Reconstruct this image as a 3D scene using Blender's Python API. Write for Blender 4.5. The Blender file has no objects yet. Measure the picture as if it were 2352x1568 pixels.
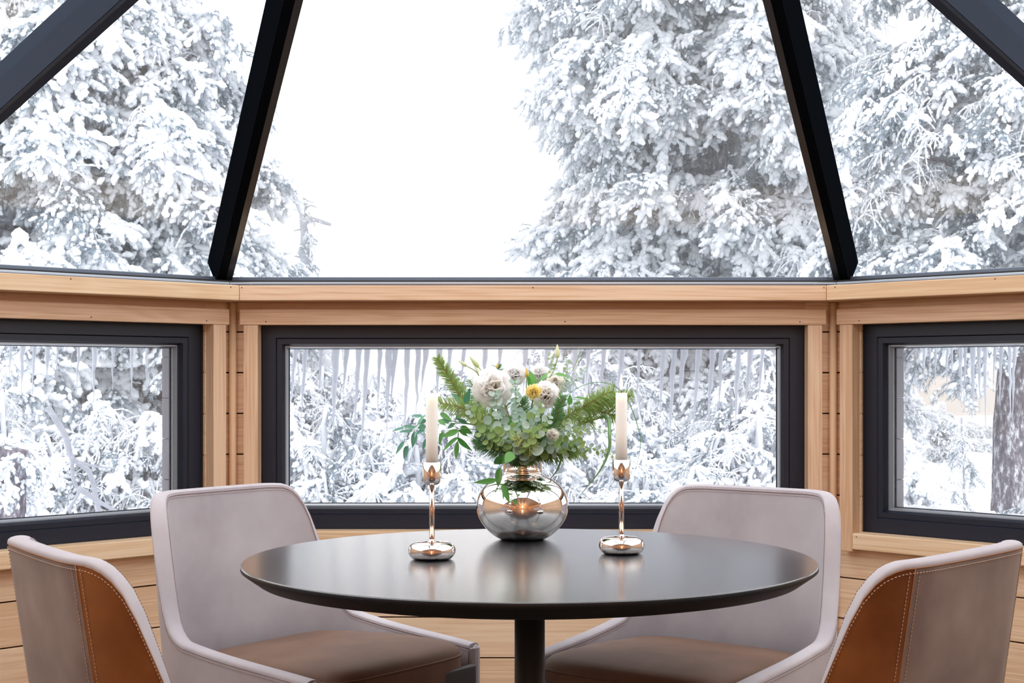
import bpy, bmesh, math, random
import numpy as np
from mathutils import Matrix, Vector, Euler, noise

# ------------------------------------------------------------------ camera, sky, exposure
SC = bpy.context.scene
COL = SC.collection
EYE = 1.08                      # eye height above the floor
FPX, CX, HY = 3300.0, 1224.0, 866.0   # focal length and principal point of the 2352x1568 photograph
cam_d = bpy.data.cameras.new('camera'); cam = bpy.data.objects.new('camera', cam_d); COL.objects.link(cam)
cam.location = (0, 0, EYE); cam.rotation_euler = (math.pi/2, 0, 0)
cam_d.sensor_width = 36; cam_d.lens = FPX/2352*36
cam_d.shift_x = -(CX-1176)/2352; cam_d.shift_y = (HY-784)/2352
cam_d.clip_start = 0.05; cam_d.clip_end = 500
SC.camera = cam
SC.view_settings.view_transform = 'Standard'; SC.view_settings.look = 'None'
SC.view_settings.exposure = 0.0; SC.view_settings.gamma = 1.0; SC.view_settings.use_curve_mapping = False
SC.cycles.use_denoising = True; SC.cycles.adaptive_threshold = 0.02
SC.cycles.max_bounces = 9; SC.cycles.diffuse_bounces = 5; SC.cycles.glossy_bounces = 5
SC.cycles.transparent_max_bounces = 10; SC.cycles.transmission_bounces = 4
SC.cycles.caustics_reflective = False; SC.cycles.caustics_refractive = False
SC.cycles.sample_clamp_indirect = 4.0

SKY = 2.55
w = bpy.data.worlds.new('overcast_sky'); SC.world = w; w.use_nodes = True
nt = w.node_tree; N = nt.nodes; L = nt.links; N.clear()
out = N.new('ShaderNodeOutputWorld'); bg = N.new('ShaderNodeBackground'); L.new(bg.outputs[0], out.inputs[0])
geo = N.new('ShaderNodeTexCoord')
# broad low glow where the winter sun sits below the clouds, ahead and to the right
dotn = N.new('ShaderNodeVectorMath'); dotn.operation = 'DOT_PRODUCT'
L.new(geo.outputs['Generated'], dotn.inputs[0])
gd = Vector((0.31, 1.0, -0.02)).normalized(); dotn.inputs[1].default_value = gd
mr = N.new('ShaderNodeMapRange'); mr.inputs[1].default_value = 0.985; mr.inputs[2].default_value = 1.0; mr.interpolation_type = 'SMOOTHSTEP'
L.new(dotn.outputs['Value'], mr.inputs[0])
sep = N.new('ShaderNodeSeparateXYZ'); L.new(geo.outputs['Generated'], sep.inputs[0])
mr2 = N.new('ShaderNodeMapRange'); mr2.inputs[1].default_value = 0.03; mr2.inputs[2].default_value = -0.01; mr2.interpolation_type = 'SMOOTHSTEP'
L.new(sep.outputs['Z'], mr2.inputs[0])
mm = N.new('ShaderNodeMath'); mm.operation = 'MULTIPLY'; L.new(mr.outputs[0], mm.inputs[0]); L.new(mr2.outputs[0], mm.inputs[1])
cl = N.new('ShaderNodeTexNoise'); cl.inputs['Scale'].default_value = 2.2; cl.inputs['Detail'].default_value = 3
mp = N.new('ShaderNodeMapping'); mp.inputs['Scale'].default_value = (1, 1, 3.0); L.new(geo.outputs['Generated'], mp.inputs[0]); L.new(mp.outputs[0], cl.inputs['Vector'])
cr = N.new('ShaderNodeValToRGB'); L.new(cl.outputs['Fac'], cr.inputs[0])
cr.color_ramp.elements[0].position = 0.3; cr.color_ramp.elements[0].color = (0.955, 0.97, 1.0, 1)
cr.color_ramp.elements[1].position = 0.7; cr.color_ramp.elements[1].color = (1.0, 1.0, 1.0, 1)
mx = N.new('ShaderNodeMix'); mx.data_type = 'RGBA'; L.new(mm.outputs[0], mx.inputs[0]); L.new(cr.outputs[0], mx.inputs[6]); mx.inputs[7].default_value = (0.64, 0.56, 0.50, 1)
L.new(mx.outputs[2], bg.inputs[0]); bg.inputs[1].default_value = SKY

# ------------------------------------------------------------------ helpers
def P(px, py, D):
    """a point at distance D that the photograph shows at pixel px, py"""
    return Vector(((px-CX)/FPX*D, D, EYE-(py-HY)/FPX*D))

def tag(o, label=None, cat=None, group=None, kind=None):
    if label: o['label'] = label
    if cat: o['category'] = cat
    if group: o['group'] = group
    if kind: o['kind'] = kind
    return o

def empty(name, loc=(0, 0, 0), parent=None):
    o = bpy.data.objects.new(name, None); o.empty_display_size = 0.1; COL.objects.link(o); o.location = loc
    if parent: o.parent = parent
    return o

def link(name, me, mats=None, parent=None, M=None):
    o = bpy.data.objects.new(name, me); COL.objects.link(o)
    if mats is not None and not me.materials:
        for m in (mats if isinstance(mats, (list, tuple)) else [mats]): me.materials.append(m)
    if parent: o.parent = parent
    if M is not None: o.matrix_basis = M
    return o

def mesh(name, v, f, smooth=False, mi=None):
    me = bpy.data.meshes.new(name); me.from_pydata([tuple(x) for x in v], [], [tuple(x) for x in f]); me.update()
    if smooth: me.polygons.foreach_set('use_smooth', [True]*len(me.polygons))
    if mi is not None: me.polygons.foreach_set('material_index', mi)
    return me

def from_bm(name, bm, smooth=False):
    me = bpy.data.meshes.new(name); bmesh.ops.recalc_face_normals(bm, faces=bm.faces[:]); bm.to_mesh(me); bm.free()
    if smooth: me.polygons.foreach_set('use_smooth', [True]*len(me.polygons))
    return me

def box_bm(bm, a, b, bevel=0.0, seg=1):
    r = bmesh.ops.create_cube(bm, size=1.0); vs = r['verts']
    for v in vs:
        v.co = Vector((a[0]+(v.co.x+.5)*(b[0]-a[0]), a[1]+(v.co.y+.5)*(b[1]-a[1]), a[2]+(v.co.z+.5)*(b[2]-a[2])))
    if bevel > 0:
        es = list({e for v in vs for e in v.link_edges})
        bmesh.ops.bevel(bm, geom=es, offset=bevel, segments=seg, affect='EDGES', profile=0.6)

def box_me(name, a, b, bevel=0.0, seg=1):
    bm = bmesh.new(); box_bm(bm, a, b, bevel, seg); return from_bm(name, bm)

def lathe_me(name, prof, n=48, smooth=True):
    v = []; f = []
    for r, z in prof:
        for k in range(n):
            t = 2*math.pi*k/n; v.append((r*math.cos(t), r*math.sin(t), z))
    m = len(prof)
    for i in range(m-1):
        for k in range(n):
            k2 = (k+1) % n; f.append((i*n+k, i*n+k2, (i+1)*n+k2, (i+1)*n+k))
    if prof[0][0] > 1e-6: f.append(tuple(reversed(range(n))))
    if prof[-1][0] > 1e-6: f.append(tuple((m-1)*n+k for k in range(n)))
    me = mesh(name, v, f, smooth)
    return me

def catmull(pts, per=6):
    pts = [Vector(p) for p in pts]
    if len(pts) < 3: return [pts[0].lerp(pts[-1], t/per) for t in range(per+1)]
    q = [pts[0]*2-pts[1]]+pts+[pts[-1]*2-pts[-2]]; o = []
    for i in range(1, len(q)-2):
        for k in range(per):
            t = k/per; a, b, c, d = q[i-1], q[i], q[i+1], q[i+2]
            o.append(0.5*((2*b)+(c-a)*t+(2*a-5*b+4*c-d)*t*t+(-a+3*b-3*c+d)*t**3))
    o.append(pts[-1]); return o

def tube_vf(pts, rad, n=6, v=None, f=None, cap=True):
    """tube along pts; rad float or list"""
    if v is None: v = []; f = []
    pts = [Vector(p) for p in pts]; m = len(pts); b0 = len(v)
    if not hasattr(rad, '__len__'): rad = [rad]*m
    up = None
    for i, p in enumerate(pts):
        t = (pts[min(i+1, m-1)]-pts[max(i-1, 0)])
        if t.length < 1e-9: t = Vector((0, 0, 1))
        t.normalize()
        if up is None: up = t.orthogonal().normalized()
        up = (up-t*up.dot(t))
        if up.length < 1e-6: up = t.orthogonal()
        up.normalize(); s = t.cross(up)
        for k in range(n):
            a = 2*math.pi*k/n; v.append(tuple(p+(up*math.cos(a)+s*math.sin(a))*rad[i]))
    for i in range(m-1):
        for k in range(n):
            k2 = (k+1) % n; f.append((b0+i*n+k, b0+i*n+k2, b0+(i+1)*n+k2, b0+(i+1)*n+k))
    if cap:
        f.append(tuple(b0+k for k in reversed(range(n)))); f.append(tuple(b0+(m-1)*n+k for k in range(n)))
    return v, f

# ------------------------------------------------------------------ materials
def mat(name):
    m = bpy.data.materials.new(name); m.use_nodes = True
    return m, m.node_tree.nodes, m.node_tree.links, m.node_tree.nodes['Principled BSDF']

def plain(name, col, rough=0.5, metal=0.0, bump=None, spec=None, var=0.0):
    m, N, L, b = mat(name)
    b.inputs['Base Color'].default_value = (*col, 1); b.inputs['Roughness'].default_value = rough; b.inputs['Metallic'].default_value = metal
    if spec is not None: b.inputs['Specular IOR Level'].default_value = spec
    if bump or var:
        tc = N.new('ShaderNodeTexCoord'); nz = N.new('ShaderNodeTexNoise'); L.new(tc.outputs['Object'], nz.inputs['Vector'])
        nz.inputs['Scale'].default_value = bump[0] if bump else 8; nz.inputs['Detail'].default_value = 4
        if bump:
            bp = N.new('ShaderNodeBump'); bp.inputs['Strength'].default_value = bump[1]; bp.inputs['Distance'].default_value = 0.002
            L.new(nz.outputs['Fac'], bp.inputs['Height']); L.new(bp.outputs[0], b.inputs['Normal'])
        if var:
            hs = N.new('ShaderNodeHueSaturation'); hs.inputs['Color'].default_value = (*col, 1)
            r = N.new('ShaderNodeMapRange'); r.inputs[3].default_value = 1-var; r.inputs[4].default_value = 1+var
            L.new(nz.outputs['Fac'], r.inputs[0]); L.new(r.outputs[0], hs.inputs['Value']); L.new(hs.outputs[0], b.inputs['Base Color'])
    return m

def wood(name, c0, c1, c2, rough=0.45, knots=0.0):
    """light conifer board; the grain runs along the board's own x axis, every board differs"""
    m, N, L, b = mat(name)
    tc = N.new('ShaderNodeTexCoord'); oi = N.new('ShaderNodeObjectInfo')
    off = N.new('ShaderNodeVectorMath'); off.operation = 'MULTIPLY_ADD'
    off.inputs[0].default_value = (31.7, 17.3, 23.9)
    L.new(oi.outputs['Random'], off.inputs[1]); L.new(tc.outputs['Object'], off.inputs[2])
    m1 = N.new('ShaderNodeMapping'); m1.inputs['Scale'].default_value = (0.7, 9, 9); L.new(off.outputs[0], m1.inputs[0])
    n1 = N.new('ShaderNodeTexNoise'); n1.inputs['Scale'].default_value = 1.0; n1.inputs['Detail'].default_value = 2.5; n1.inputs['Distortion'].default_value = 0.35
    L.new(m1.outputs[0], n1.inputs['Vector'])
    ml = N.new('ShaderNodeMath'); ml.operation = 'MULTIPLY'; ml.inputs[1].default_value = 85; L.new(n1.outputs['Fac'], ml.inputs[0])
    sn = N.new('ShaderNodeMath'); sn.operation = 'SINE'; L.new(ml.outputs[0], sn.inputs[0])
    m2 = N.new('ShaderNodeMapping'); m2.inputs['Scale'].default_value = (3, 160, 160); L.new(off.outputs[0], m2.inputs[0])
    n2 = N.new('ShaderNodeTexNoise'); n2.inputs['Scale'].default_value = 1.0; n2.inputs['Detail'].default_value = 3; L.new(m2.outputs[0], n2.inputs['Vector'])
    ad = N.new('ShaderNodeMath'); ad.operation = 'MULTIPLY_ADD'; L.new(sn.outputs[0], ad.inputs[0]); ad.inputs[1].default_value = 0.055; L.new(n2.outputs['Fac'], ad.inputs[2])
    m3 = N.new('ShaderNodeMapping'); m3.inputs['Scale'].default_value = (0.9, 5, 5); L.new(off.outputs[0], m3.inputs[0])
    n3 = N.new('ShaderNodeTexNoise'); n3.inputs['Scale'].default_value = 1.0; L.new(m3.outputs[0], n3.inputs['Vector'])
    ad2 = N.new('ShaderNodeMath'); ad2.operation = 'MULTIPLY_ADD'; L.new(n3.outputs['Fac'], ad2.inputs[0]); ad2.inputs[1].default_value = 0.5; L.new(ad.outputs[0], ad2.inputs[2])
    ad3 = N.new('ShaderNodeMath'); ad3.operation = 'MULTIPLY_ADD'; L.new(oi.outputs['Random'], ad3.inputs[0]); ad3.inputs[1].default_value = 0.22; L.new(ad2.outputs[0], ad3.inputs[2])
    cr = N.new('ShaderNodeValToRGB'); L.new(ad3.outputs[0], cr.inputs[0])
    e = cr.color_ramp.elements; e[0].position = 0.45; e[0].color = (*c0, 1); e[1].position = 1.25 if False else 1.0; e[1].color = (*c2, 1)
    k = e.new(0.75); k.color = (*c1, 1)
    L.new(cr.outputs[0], b.inputs['Base Color']); b.inputs['Roughness'].default_value = rough
    b.inputs['Specular IOR Level'].default_value = 0.3
    bp = N.new('ShaderNodeBump'); bp.inputs['Strength'].default_value = 0.12; bp.inputs['Distance'].default_value = 0.001
    L.new(ad.outputs[0], bp.inputs['Height']); L.new(bp.outputs[0], b.inputs['Normal'])
    return m

M_wood = wood('alder_board', (0.86, 0.65, 0.47), (0.80, 0.55, 0.37), (0.66, 0.41, 0.25))
M_woodl = wood('pale_board', (0.90, 0.72, 0.52), (0.84, 0.62, 0.41), (0.74, 0.49, 0.29))
M_woodp = wood('wall_board', (0.90, 0.72, 0.53), (0.86, 0.63, 0.43), (0.74, 0.49, 0.31))
M_groove = plain('groove_dark', (0.06, 0.035, 0.02), 0.8)
M_frame = plain('frame_charcoal', (0.013, 0.017, 0.032), 0.40, spec=0.4, bump=(400, 0.02))
M_steel = plain('rafter_black', (0.030, 0.031, 0.037), 0.30, spec=0.5)
M_shade = plain('rafter_shaded_black', (.004, .005, .007), .7, spec=.0)  # same rafters; shade on their deep side put into colour and finish
M_skytint = plain('rafter_sky_tinted', (.022, .032, .056), .45, spec=.2)  # same rafters; sky reflection on the outer bars put into the base colour
M_dowel = plain('dowel_wood', (0.80, 0.55, 0.34), 0.5)
M_rail = plain('rail_blue_grey', (0.15, 0.19, 0.26), 0.35, spec=0.5)
M_bead = plain('glazing_bead_silver', (0.42, 0.46, 0.52), 0.3, metal=0.5)
M_rubber = plain('rubber_seal', (0.012, 0.012, 0.014), 0.6)
M_grey = plain('weathered_grey_board', (0.26, 0.25, 0.28), 0.7, var=0.15)
M_nail = plain('nail_head', (0.10, 0.05, 0.03), 0.6)

def glass(name, tint=(0.985, 0.99, 1.0), refl=1.0):
    m, N, L, b = mat(name); N.remove(b)
    o = N['Material Output']; tr = N.new('ShaderNodeBsdfTransparent'); tr.inputs[0].default_value = (*tint, 1)
    gl = N.new('ShaderNodeBsdfGlossy'); gl.inputs['Roughness'].default_value = 0.0
    fr = N.new('ShaderNodeFresnel'); fr.inputs['IOR'].default_value = 1.45
    mu = N.new('ShaderNodeMath'); mu.operation = 'MULTIPLY'; mu.inputs[1].default_value = refl; L.new(fr.outputs[0], mu.inputs[0])
    mx = N.new('ShaderNodeMixShader'); L.new(mu.outputs[0], mx.inputs[0]); L.new(tr.outputs[0], mx.inputs[1]); L.new(gl.outputs[0], mx.inputs[2]); L.new(mx.outputs[0], o.inputs[0])
    return m
M_glass = glass('window_glass')

def snow_mat():
    m, N, L, b = mat('snow')
    b.inputs['Base Color'].default_value = (0.93, 0.96, 1.0, 1); b.inputs['Roughness'].default_value = 0.75; b.inputs['Specular IOR Level'].default_value = 0.25
    return m
M_snow = snow_mat()
M_needle = plain('frosted_needles', (0.30, 0.38, 0.45), 0.8, var=0.4)
M_bark = plain('frosted_bark', (0.27, 0.245, 0.30), 0.9, bump=(30, 0.8), var=0.5)
def rimed(name, c0, c1, sc, lo, hi):
    m, N, L, b = mat(name); b.inputs['Roughness'].default_value = .9; b.inputs['Specular IOR Level'].default_value = .1
    tc = N.new('ShaderNodeTexCoord'); mp_ = N.new('ShaderNodeMapping'); mp_.inputs['Scale'].default_value = (1, 1, .4); L.new(tc.outputs['Object'], mp_.inputs[0])
    nz = N.new('ShaderNodeTexNoise'); nz.inputs['Scale'].default_value = sc; nz.inputs['Detail'].default_value = 6; nz.inputs['Roughness'].default_value = .7; L.new(mp_.outputs[0], nz.inputs['Vector'])
    cr = N.new('ShaderNodeValToRGB'); L.new(nz.outputs['Fac'], cr.inputs[0]); e = cr.color_ramp.elements
    e[0].position = lo; e[0].color = (*c0, 1); e[1].position = hi; e[1].color = (.90, .93, .97, 1); k = e.new(lo+(hi-lo)*.6); k.color = (*c1, 1)
    L.new(cr.outputs[0], b.inputs['Base Color'])
    bp = N.new('ShaderNodeBump'); bp.inputs['Strength'].default_value = .8; bp.inputs['Distance'].default_value = .02; L.new(nz.outputs['Fac'], bp.inputs['Height']); L.new(bp.outputs[0], b.inputs['Normal'])
    return m
M_bark = rimed('rimed_bark', (.13, .115, .14), (.30, .27, .31), 26, .38, .62)
M_twig = plain('rime_twig', (0.74, 0.77, 0.82), 0.8)

# ------------------------------------------------------------------ ground outside
def grid_me(name, xs, ys, zf, smooth=True):
    v = [(x, y, zf(x, y)) for y in ys for x in xs]; n = len(xs)
    f = [(j*n+i, j*n+i+1, (j+1)*n+i+1, (j+1)*n+i) for j in range(len(ys)-1) for i in range(n-1)]
    return mesh(name, v, f, smooth)
def ground_z(x, y):
    r = -0.12-0.003*max(0, y-6)+0.10*noise.noise(Vector((x*.5, y*.5, 0)))+0.03*noise.noise(Vector((x*2.2, y*2.2, 3)))
    if y > 20: r -= 0.0002*(y-20)**2
    return r
ys = [-8+0.0*k for k in range(0)]+[4.95]+[5+0.25*k for k in range(60)]+[20+1.5*k for k in range(40)]
g = link('snow_ground', grid_me('snow_ground', [-30+0.5*k for k in range(121)], ys, ground_z), M_snow)
tag(g, kind='structure')

# ------------------------------------------------------------------ wall geometry
HS = 0.944      # half the width of the middle wall between its corners
WD = 4.50       # distance of its inner face
SIDE = 1.20     # length of each slanted wall
S2 = math.sqrt(.5)
ZT = 1.36
# frames: columns = along-wall u (away from the near corner / rightwards), outward o, up
MC = Matrix(((1, 0, 0, 0), (0, 1, 0, WD), (0, 0, 1, 0), (0, 0, 0, 1)))              # middle: u = x
ML = Matrix(((S2, -S2, 0, -HS), (S2, S2, 0, WD), (0, 0, 1, 0), (0, 0, 0, 1)))       # left: u from -SIDE to 0
MR = Matrix(((S2, S2, 0, HS), (-S2, S2, 0, WD), (0, 0, 1, 0), (0, 0, 0, 1)))        # right: u from 0 to SIDE

def board(name, u0, u1, o0, o1, z0, z1, M, m, parent, vertical=False, bevel=0.003, trim=None):
    """one board; its own x axis runs along its length. trim=(a,b): slope of the two ends (du per unit of o)"""
    if vertical:
        Lx, ly, lz = z1-z0, o1-o0, u1-u0
        me = box_me(name, (-Lx/2, -ly/2, -lz/2), (Lx/2, ly/2, lz/2), bevel, 2)
        R = Matrix(((0, 0, -1, 0), (0, 1, 0, 0), (1, 0, 0, 0), (0, 0, 0, 1)))
        T = Matrix.Translation(((u0+u1)/2, (o0+o1)/2, (z0+z1)/2)) @ R
    else:
        Lx, ly, lz = u1-u0, o1-o0, z1-z0
        me = box_me(name, (-Lx/2, -ly/2, -lz/2), (Lx/2, ly/2, lz/2), bevel, 2)
        if trim:
            for v in me.vertices:
                oo = v.co.y+ly/2+o0
                v.co.x += (trim[0] if v.co.x < 0 else trim[1])*oo
        T = Matrix.Translation(((u0+u1)/2, (o0+o1)/2, (z0+z1)/2))
    return link(name, me, m, parent, M @ T)

T22 = math.tan(math.radians(22.5))
def wall_boxes(name, boxes, M, m):
    bm = bmesh.new()
    for a, b in boxes: box_bm(bm, a, b)
    me = from_bm(name, bm); me.transform(M)
    return tag(link(name, me, m), kind='structure')

PZ0, PH = 1.2218, 0.1276
def build_wall(name, M, ua, ub, wa, wb, wz0=0.603, wz1=1.247):
    """backing from ua to ub with a window opening wa..wb, then tongued planks in front"""
    o0, o1 = 0.012, 0.17
    root = wall_boxes(name, [((ua, o0, 0), (ub, o1, wz0)), ((ua, o0, wz1), (ub, o1, ZT)), ((ua, o0, wz0), (wa, o1, wz1)), ((wb, o0, wz0), (ub, o1, wz1))], M, M_groove)
    g = 0.0022
    zs = [ZT+0.001, PZ0]+[PZ0-PH*k for k in range(1, 10)]+[0.0]
    for k in range(len(zs)-1):
        zt, zb = zs[k]-g, zs[k+1]+g
        if zt > wz0+0.0 and zb < wz1:
            segs = [(ua, wa), (wb, ub)]
            if zt > wz1+0.02 or zb < wz0-0.02:
                # planks that straddle the edge of the opening: notch by adding the piece above or below
                pass
            for a, b in segs:
                if b-a > 0.01: board('plank', a, b, 0, 0.012, zb, zt, M, M_woodp, root, bevel=0.0015)
            if zt > wz1+0.01: board('plank', wa, wb, 0, 0.012, wz1, zt, M, M_woodp, root, bevel=0.0015)
            if zb < wz0-0.01: board('plank', wa, wb, 0, 0.012, zb, wz0, M, M_woodp, root, bevel=0.0015)
        else:
            board('plank', ua, ub, 0, 0.012, zb, zt, M, M_woodp, root, bevel=0.0015)
    return root

WOP = 0.853
build_wall('wall_back', MC, -HS, HS, -WOP, WOP)
build_wall('wall_left', ML, -SIDE, 0, -SIDE+0.10, -0.095)
build_wall('wall_right', MR, 0, SIDE, 0.095, SIDE-0.10)

def sweep_rect(name, u0, u1, z0, z1, prof, M, m, parent):
    v = []; f = []; n = len(prof)
    for a, o in prof:
        for (u, z) in ((u0+a, z0+a), (u1-a, z0+a), (u1-a, z1-a), (u0+a, z1-a)): v.append((u, o, z))
    for i in range(n):
        j = (i+1) % n
        for k in range(4):
            k2 = (k+1) % 4; f.append((i*4+k, i*4+k2, j*4+k2, j*4+k))
    bm = bmesh.new(); vs = [bm.verts.new(p) for p in v]
    for q in f: bm.faces.new([vs[i] for i in q])
    me = from_bm(name, bm)
    return link(name, me, m, parent, M)

def build_window(idx, M, u0, u1, z0=0.603, z1=1.247):
    root = empty('window_%d' % idx); tag(root, kind='structure')
    sweep_rect('frame', u0, u1, z0, z1, [(0, .020), (.043, .020), (.0455, .024), (.0455, .10), (0, .10)], M, M_frame, root)
    sweep_rect('sash', u0+.0465, u1-.0465, z0+.0465, z1-.0465, [(0, .023), (.016, .023), (.022, .040), (.022, .095), (0, .095)], M, M_frame, root)
    sweep_rect('glazing_bead', u0+.0685, u1-.0685, z0+.0685, z1-.0685, [(0, .046), (.0035, .046), (.0075, .064), (.0075, .070), (0, .070)], M, M_bead, root)
    sweep_rect('seal', u0+.0685, u1-.0685, z0+.0685, z1-.0685, [(0, .0702), (.0095, .0702), (.0095, .078), (0, .078)], M, M_rubber, root)
    me = box_me('pane', (u0+.070, .0715, z0+.070), (u1-.070, .0765, z1-.070))
    # a single sheet of clear glass, seated in the seal
    link('pane', me, M_glass, root, M)
    # grey boards lining the opening outside, and the outer sill
    oz = z0-0.02
    k = 0; z = z0+.03
    while z < z1-.03:
        zt = min(z+PH-.0012, z1-.03)
        for a, b in ((u0+.030, u0+.052), (u1-.052, u1-.030)):
            link('jamb_board', box_me('jamb_board', (a, .102, z), (b, .165, zt), .002), M_grey, root, M)
        z += PH
    link('outer_sill', box_me('outer_sill', (u0+.03, .102, z0+.028), (u1-.03, .26, z0+.045), .003), M_frame, root, M)
    link('outer_head', box_me('outer_head', (u0+.03, .102, z1-.05), (u1-.03, .21, z1-.03), .002), M_grey, root, M)
    return root
W1 = build_window(1, MC, -WOP+.001, WOP-.001)
W2 = build_window(2, ML, -SIDE+.101, -.096)
W3 = build_window(3, MR, .096, SIDE-.101)

# casings, header and sill boards of each window, top ledge, corner dowels
tn = [0]
def trim(parts):
    tn[0] += 1
    r = empty('trim_%d' % tn[0]); tag(r, kind='structure'); return r
def nail(M, u, o, z, parent):
    me = bpy.data.meshes.get('nail') or lathe_me('nail', [(0.0022, 0), (0.0016, .0006), (0, .0008)], 8)
    link('nail', me, M_nail, parent, M @ Matrix.Translation((u, o, z)) @ Matrix.Rotation(math.pi/2, 4, 'X'))
def casing(M, a, b, sill_in=False):
    """a, b: outer edges of the two side casings"""
    r = trim(0)
    board('header', a-.012, b+.012, -.045, -.0005, 1.242, 1.2905, M, M_wood, r)
    lo = 0.545 if sill_in else 0.555
    board('side_casing', a, a+.045, -.045, -.0005, lo, 1.2415, M, M_wood, r, vertical=True)
    board('side_casing', b-.045, b, -.045, -.0005, lo, 1.2415, M, M_wood, r, vertical=True)
    # reveal strips between casing and window frame
    board('reveal', a+.0443, a+.0449, -.044, .0195, .6045, 1.2415, M, M_woodl, r, vertical=True, bevel=0)
    board('reveal', b-.0449, b-.0443, -.044, .0195, .6045, 1.2415, M, M_woodl, r, vertical=True, bevel=0)
    board('sill', a+.0455, b-.0455, -.045, .0195, .553, .6025, M, M_woodl, r)
    for u in (a+.07, (a+b)/2+.1, b-.07): nail(M, u, -.0452, 1.252, r)
    for u in (a+.06, b-.06): nail(M, u, -.0452, .592, r)
    return r
casing(MC, -.898, .898)
casing(ML, -SIDE+.05, -.048, True)
casing(MR, .048, SIDE-.05, True)

def ledge(M, a, b, ta, tb, m=None):
    r = trim(0)
    board('ledge', a, b, -.12, .10, 1.314, 1.360, M, m or M_wood, r, trim=(ta, tb), bevel=.0025)
    for u in (a*.94 if abs(a) > .3 else a+.08, (a+b)/2, b*.94 if abs(b) > .3 else b-.08): nail(M, u, -.1202, 1.353, r)
    return r
ledge(MC, -HS, HS, -T22, T22)
ledge(ML, -SIDE, -.0008, -T22, T22, M_woodl)
ledge(MR, .0008, SIDE, -T22, T22, M_woodl)
for sx in (-1, 1):
    r = trim(0)
    me = lathe_me('corner_dowel', [(.0115, 0.0), (.0115, 1.313)], 20)
    link('corner_dowel', me, M_dowel, r, Matrix.Translation((sx*(HS-.007), WD-.014, 0)))
    for pl in me.polygons: pl.use_smooth = len(pl.vertices) == 4

# ------------------------------------------------------------------ rest of the room (seen only in reflections and past the frame)
XS = HS+SIDE*S2; YS = WD-SIDE*S2; YB = -3.4
for nm, sx in (('wall_side_left', -1), ('wall_side_right', 1)):
    r = empty(nm); tag(r, kind='structure')
    for k in range(11):
        z0, z1 = k*PH+.002, min((k+1)*PH-.002, 1.36)
        if z1 <= z0: continue
        me = box_me('plank', (-(YS-YB)/2, -.02, 0), ((YS-YB)/2, .02, z1-z0), .0015)
        link('plank', me, M_woodp, r, Matrix.Translation((sx*(XS+.021), (YS+YB)/2, z0)) @ Matrix.Rotation(math.pi/2, 4, 'Z'))
fl = link('floor', box_me('floor', (-XS-.3, YB-.2, -.06), (XS+.3, WD+.2, -.001)), plain('floor_oak', (0.16, 0.13, 0.11), .5, var=.2)); tag(fl, kind='structure')
r = empty('wall_rear'); tag(r, kind='structure')
for k in range(20):
    link('plank', box_me('plank', (-XS-.1, YB-.04, k*PH+.002), (XS+.1, YB, (k+1)*PH-.002), .0015), M_woodp, r)
NX, NY, NZ = .395, 3.0, 2.343        # upper node of the corner rafters
OX, OY = HS+.07, WD+.17              # foot of the corner rafter
BX, BY = OX+SIDE*S2+.03, OY-SIDE*S2-.03
ZF = 1.40; YG = 1.2                  # the glass ends here and a boarded ceiling begins
c = empty('ceiling'); tag(c, kind='structure')
for sx in (-1, 1):
    a = Vector((sx*BX, 0, ZF)); b = Vector((sx*NX, 0, NZ)); nb = 11
    for k in range(nb):
        p = a.lerp(b, k/nb); q = a.lerp(b, (k+1)/nb-.004); d = (q-p).length; ang = math.atan2(q.z-p.z, q.x-p.x)
        me = box_me('ceiling_board', (-(YG-YB)/2, 0, 0), ((YG-YB)/2, d, .02), .0015)
        Mx = Matrix.Translation((p.x, (YG+YB)/2, p.z)) @ Matrix.Rotation(-ang, 4, 'Y') @ Matrix.Rotation(-math.pi/2, 4, 'Z')
        link('ceiling_board', me, M_woodp, c, Mx)
for k in range(6):
    x0 = -NX+2*NX/6*k
    link('ceiling_board', box_me('ceiling_board', (x0+.002, YB, NZ), (x0+2*NX/6-.002, YG, NZ+.02), .0015), M_woodp, c)

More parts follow.
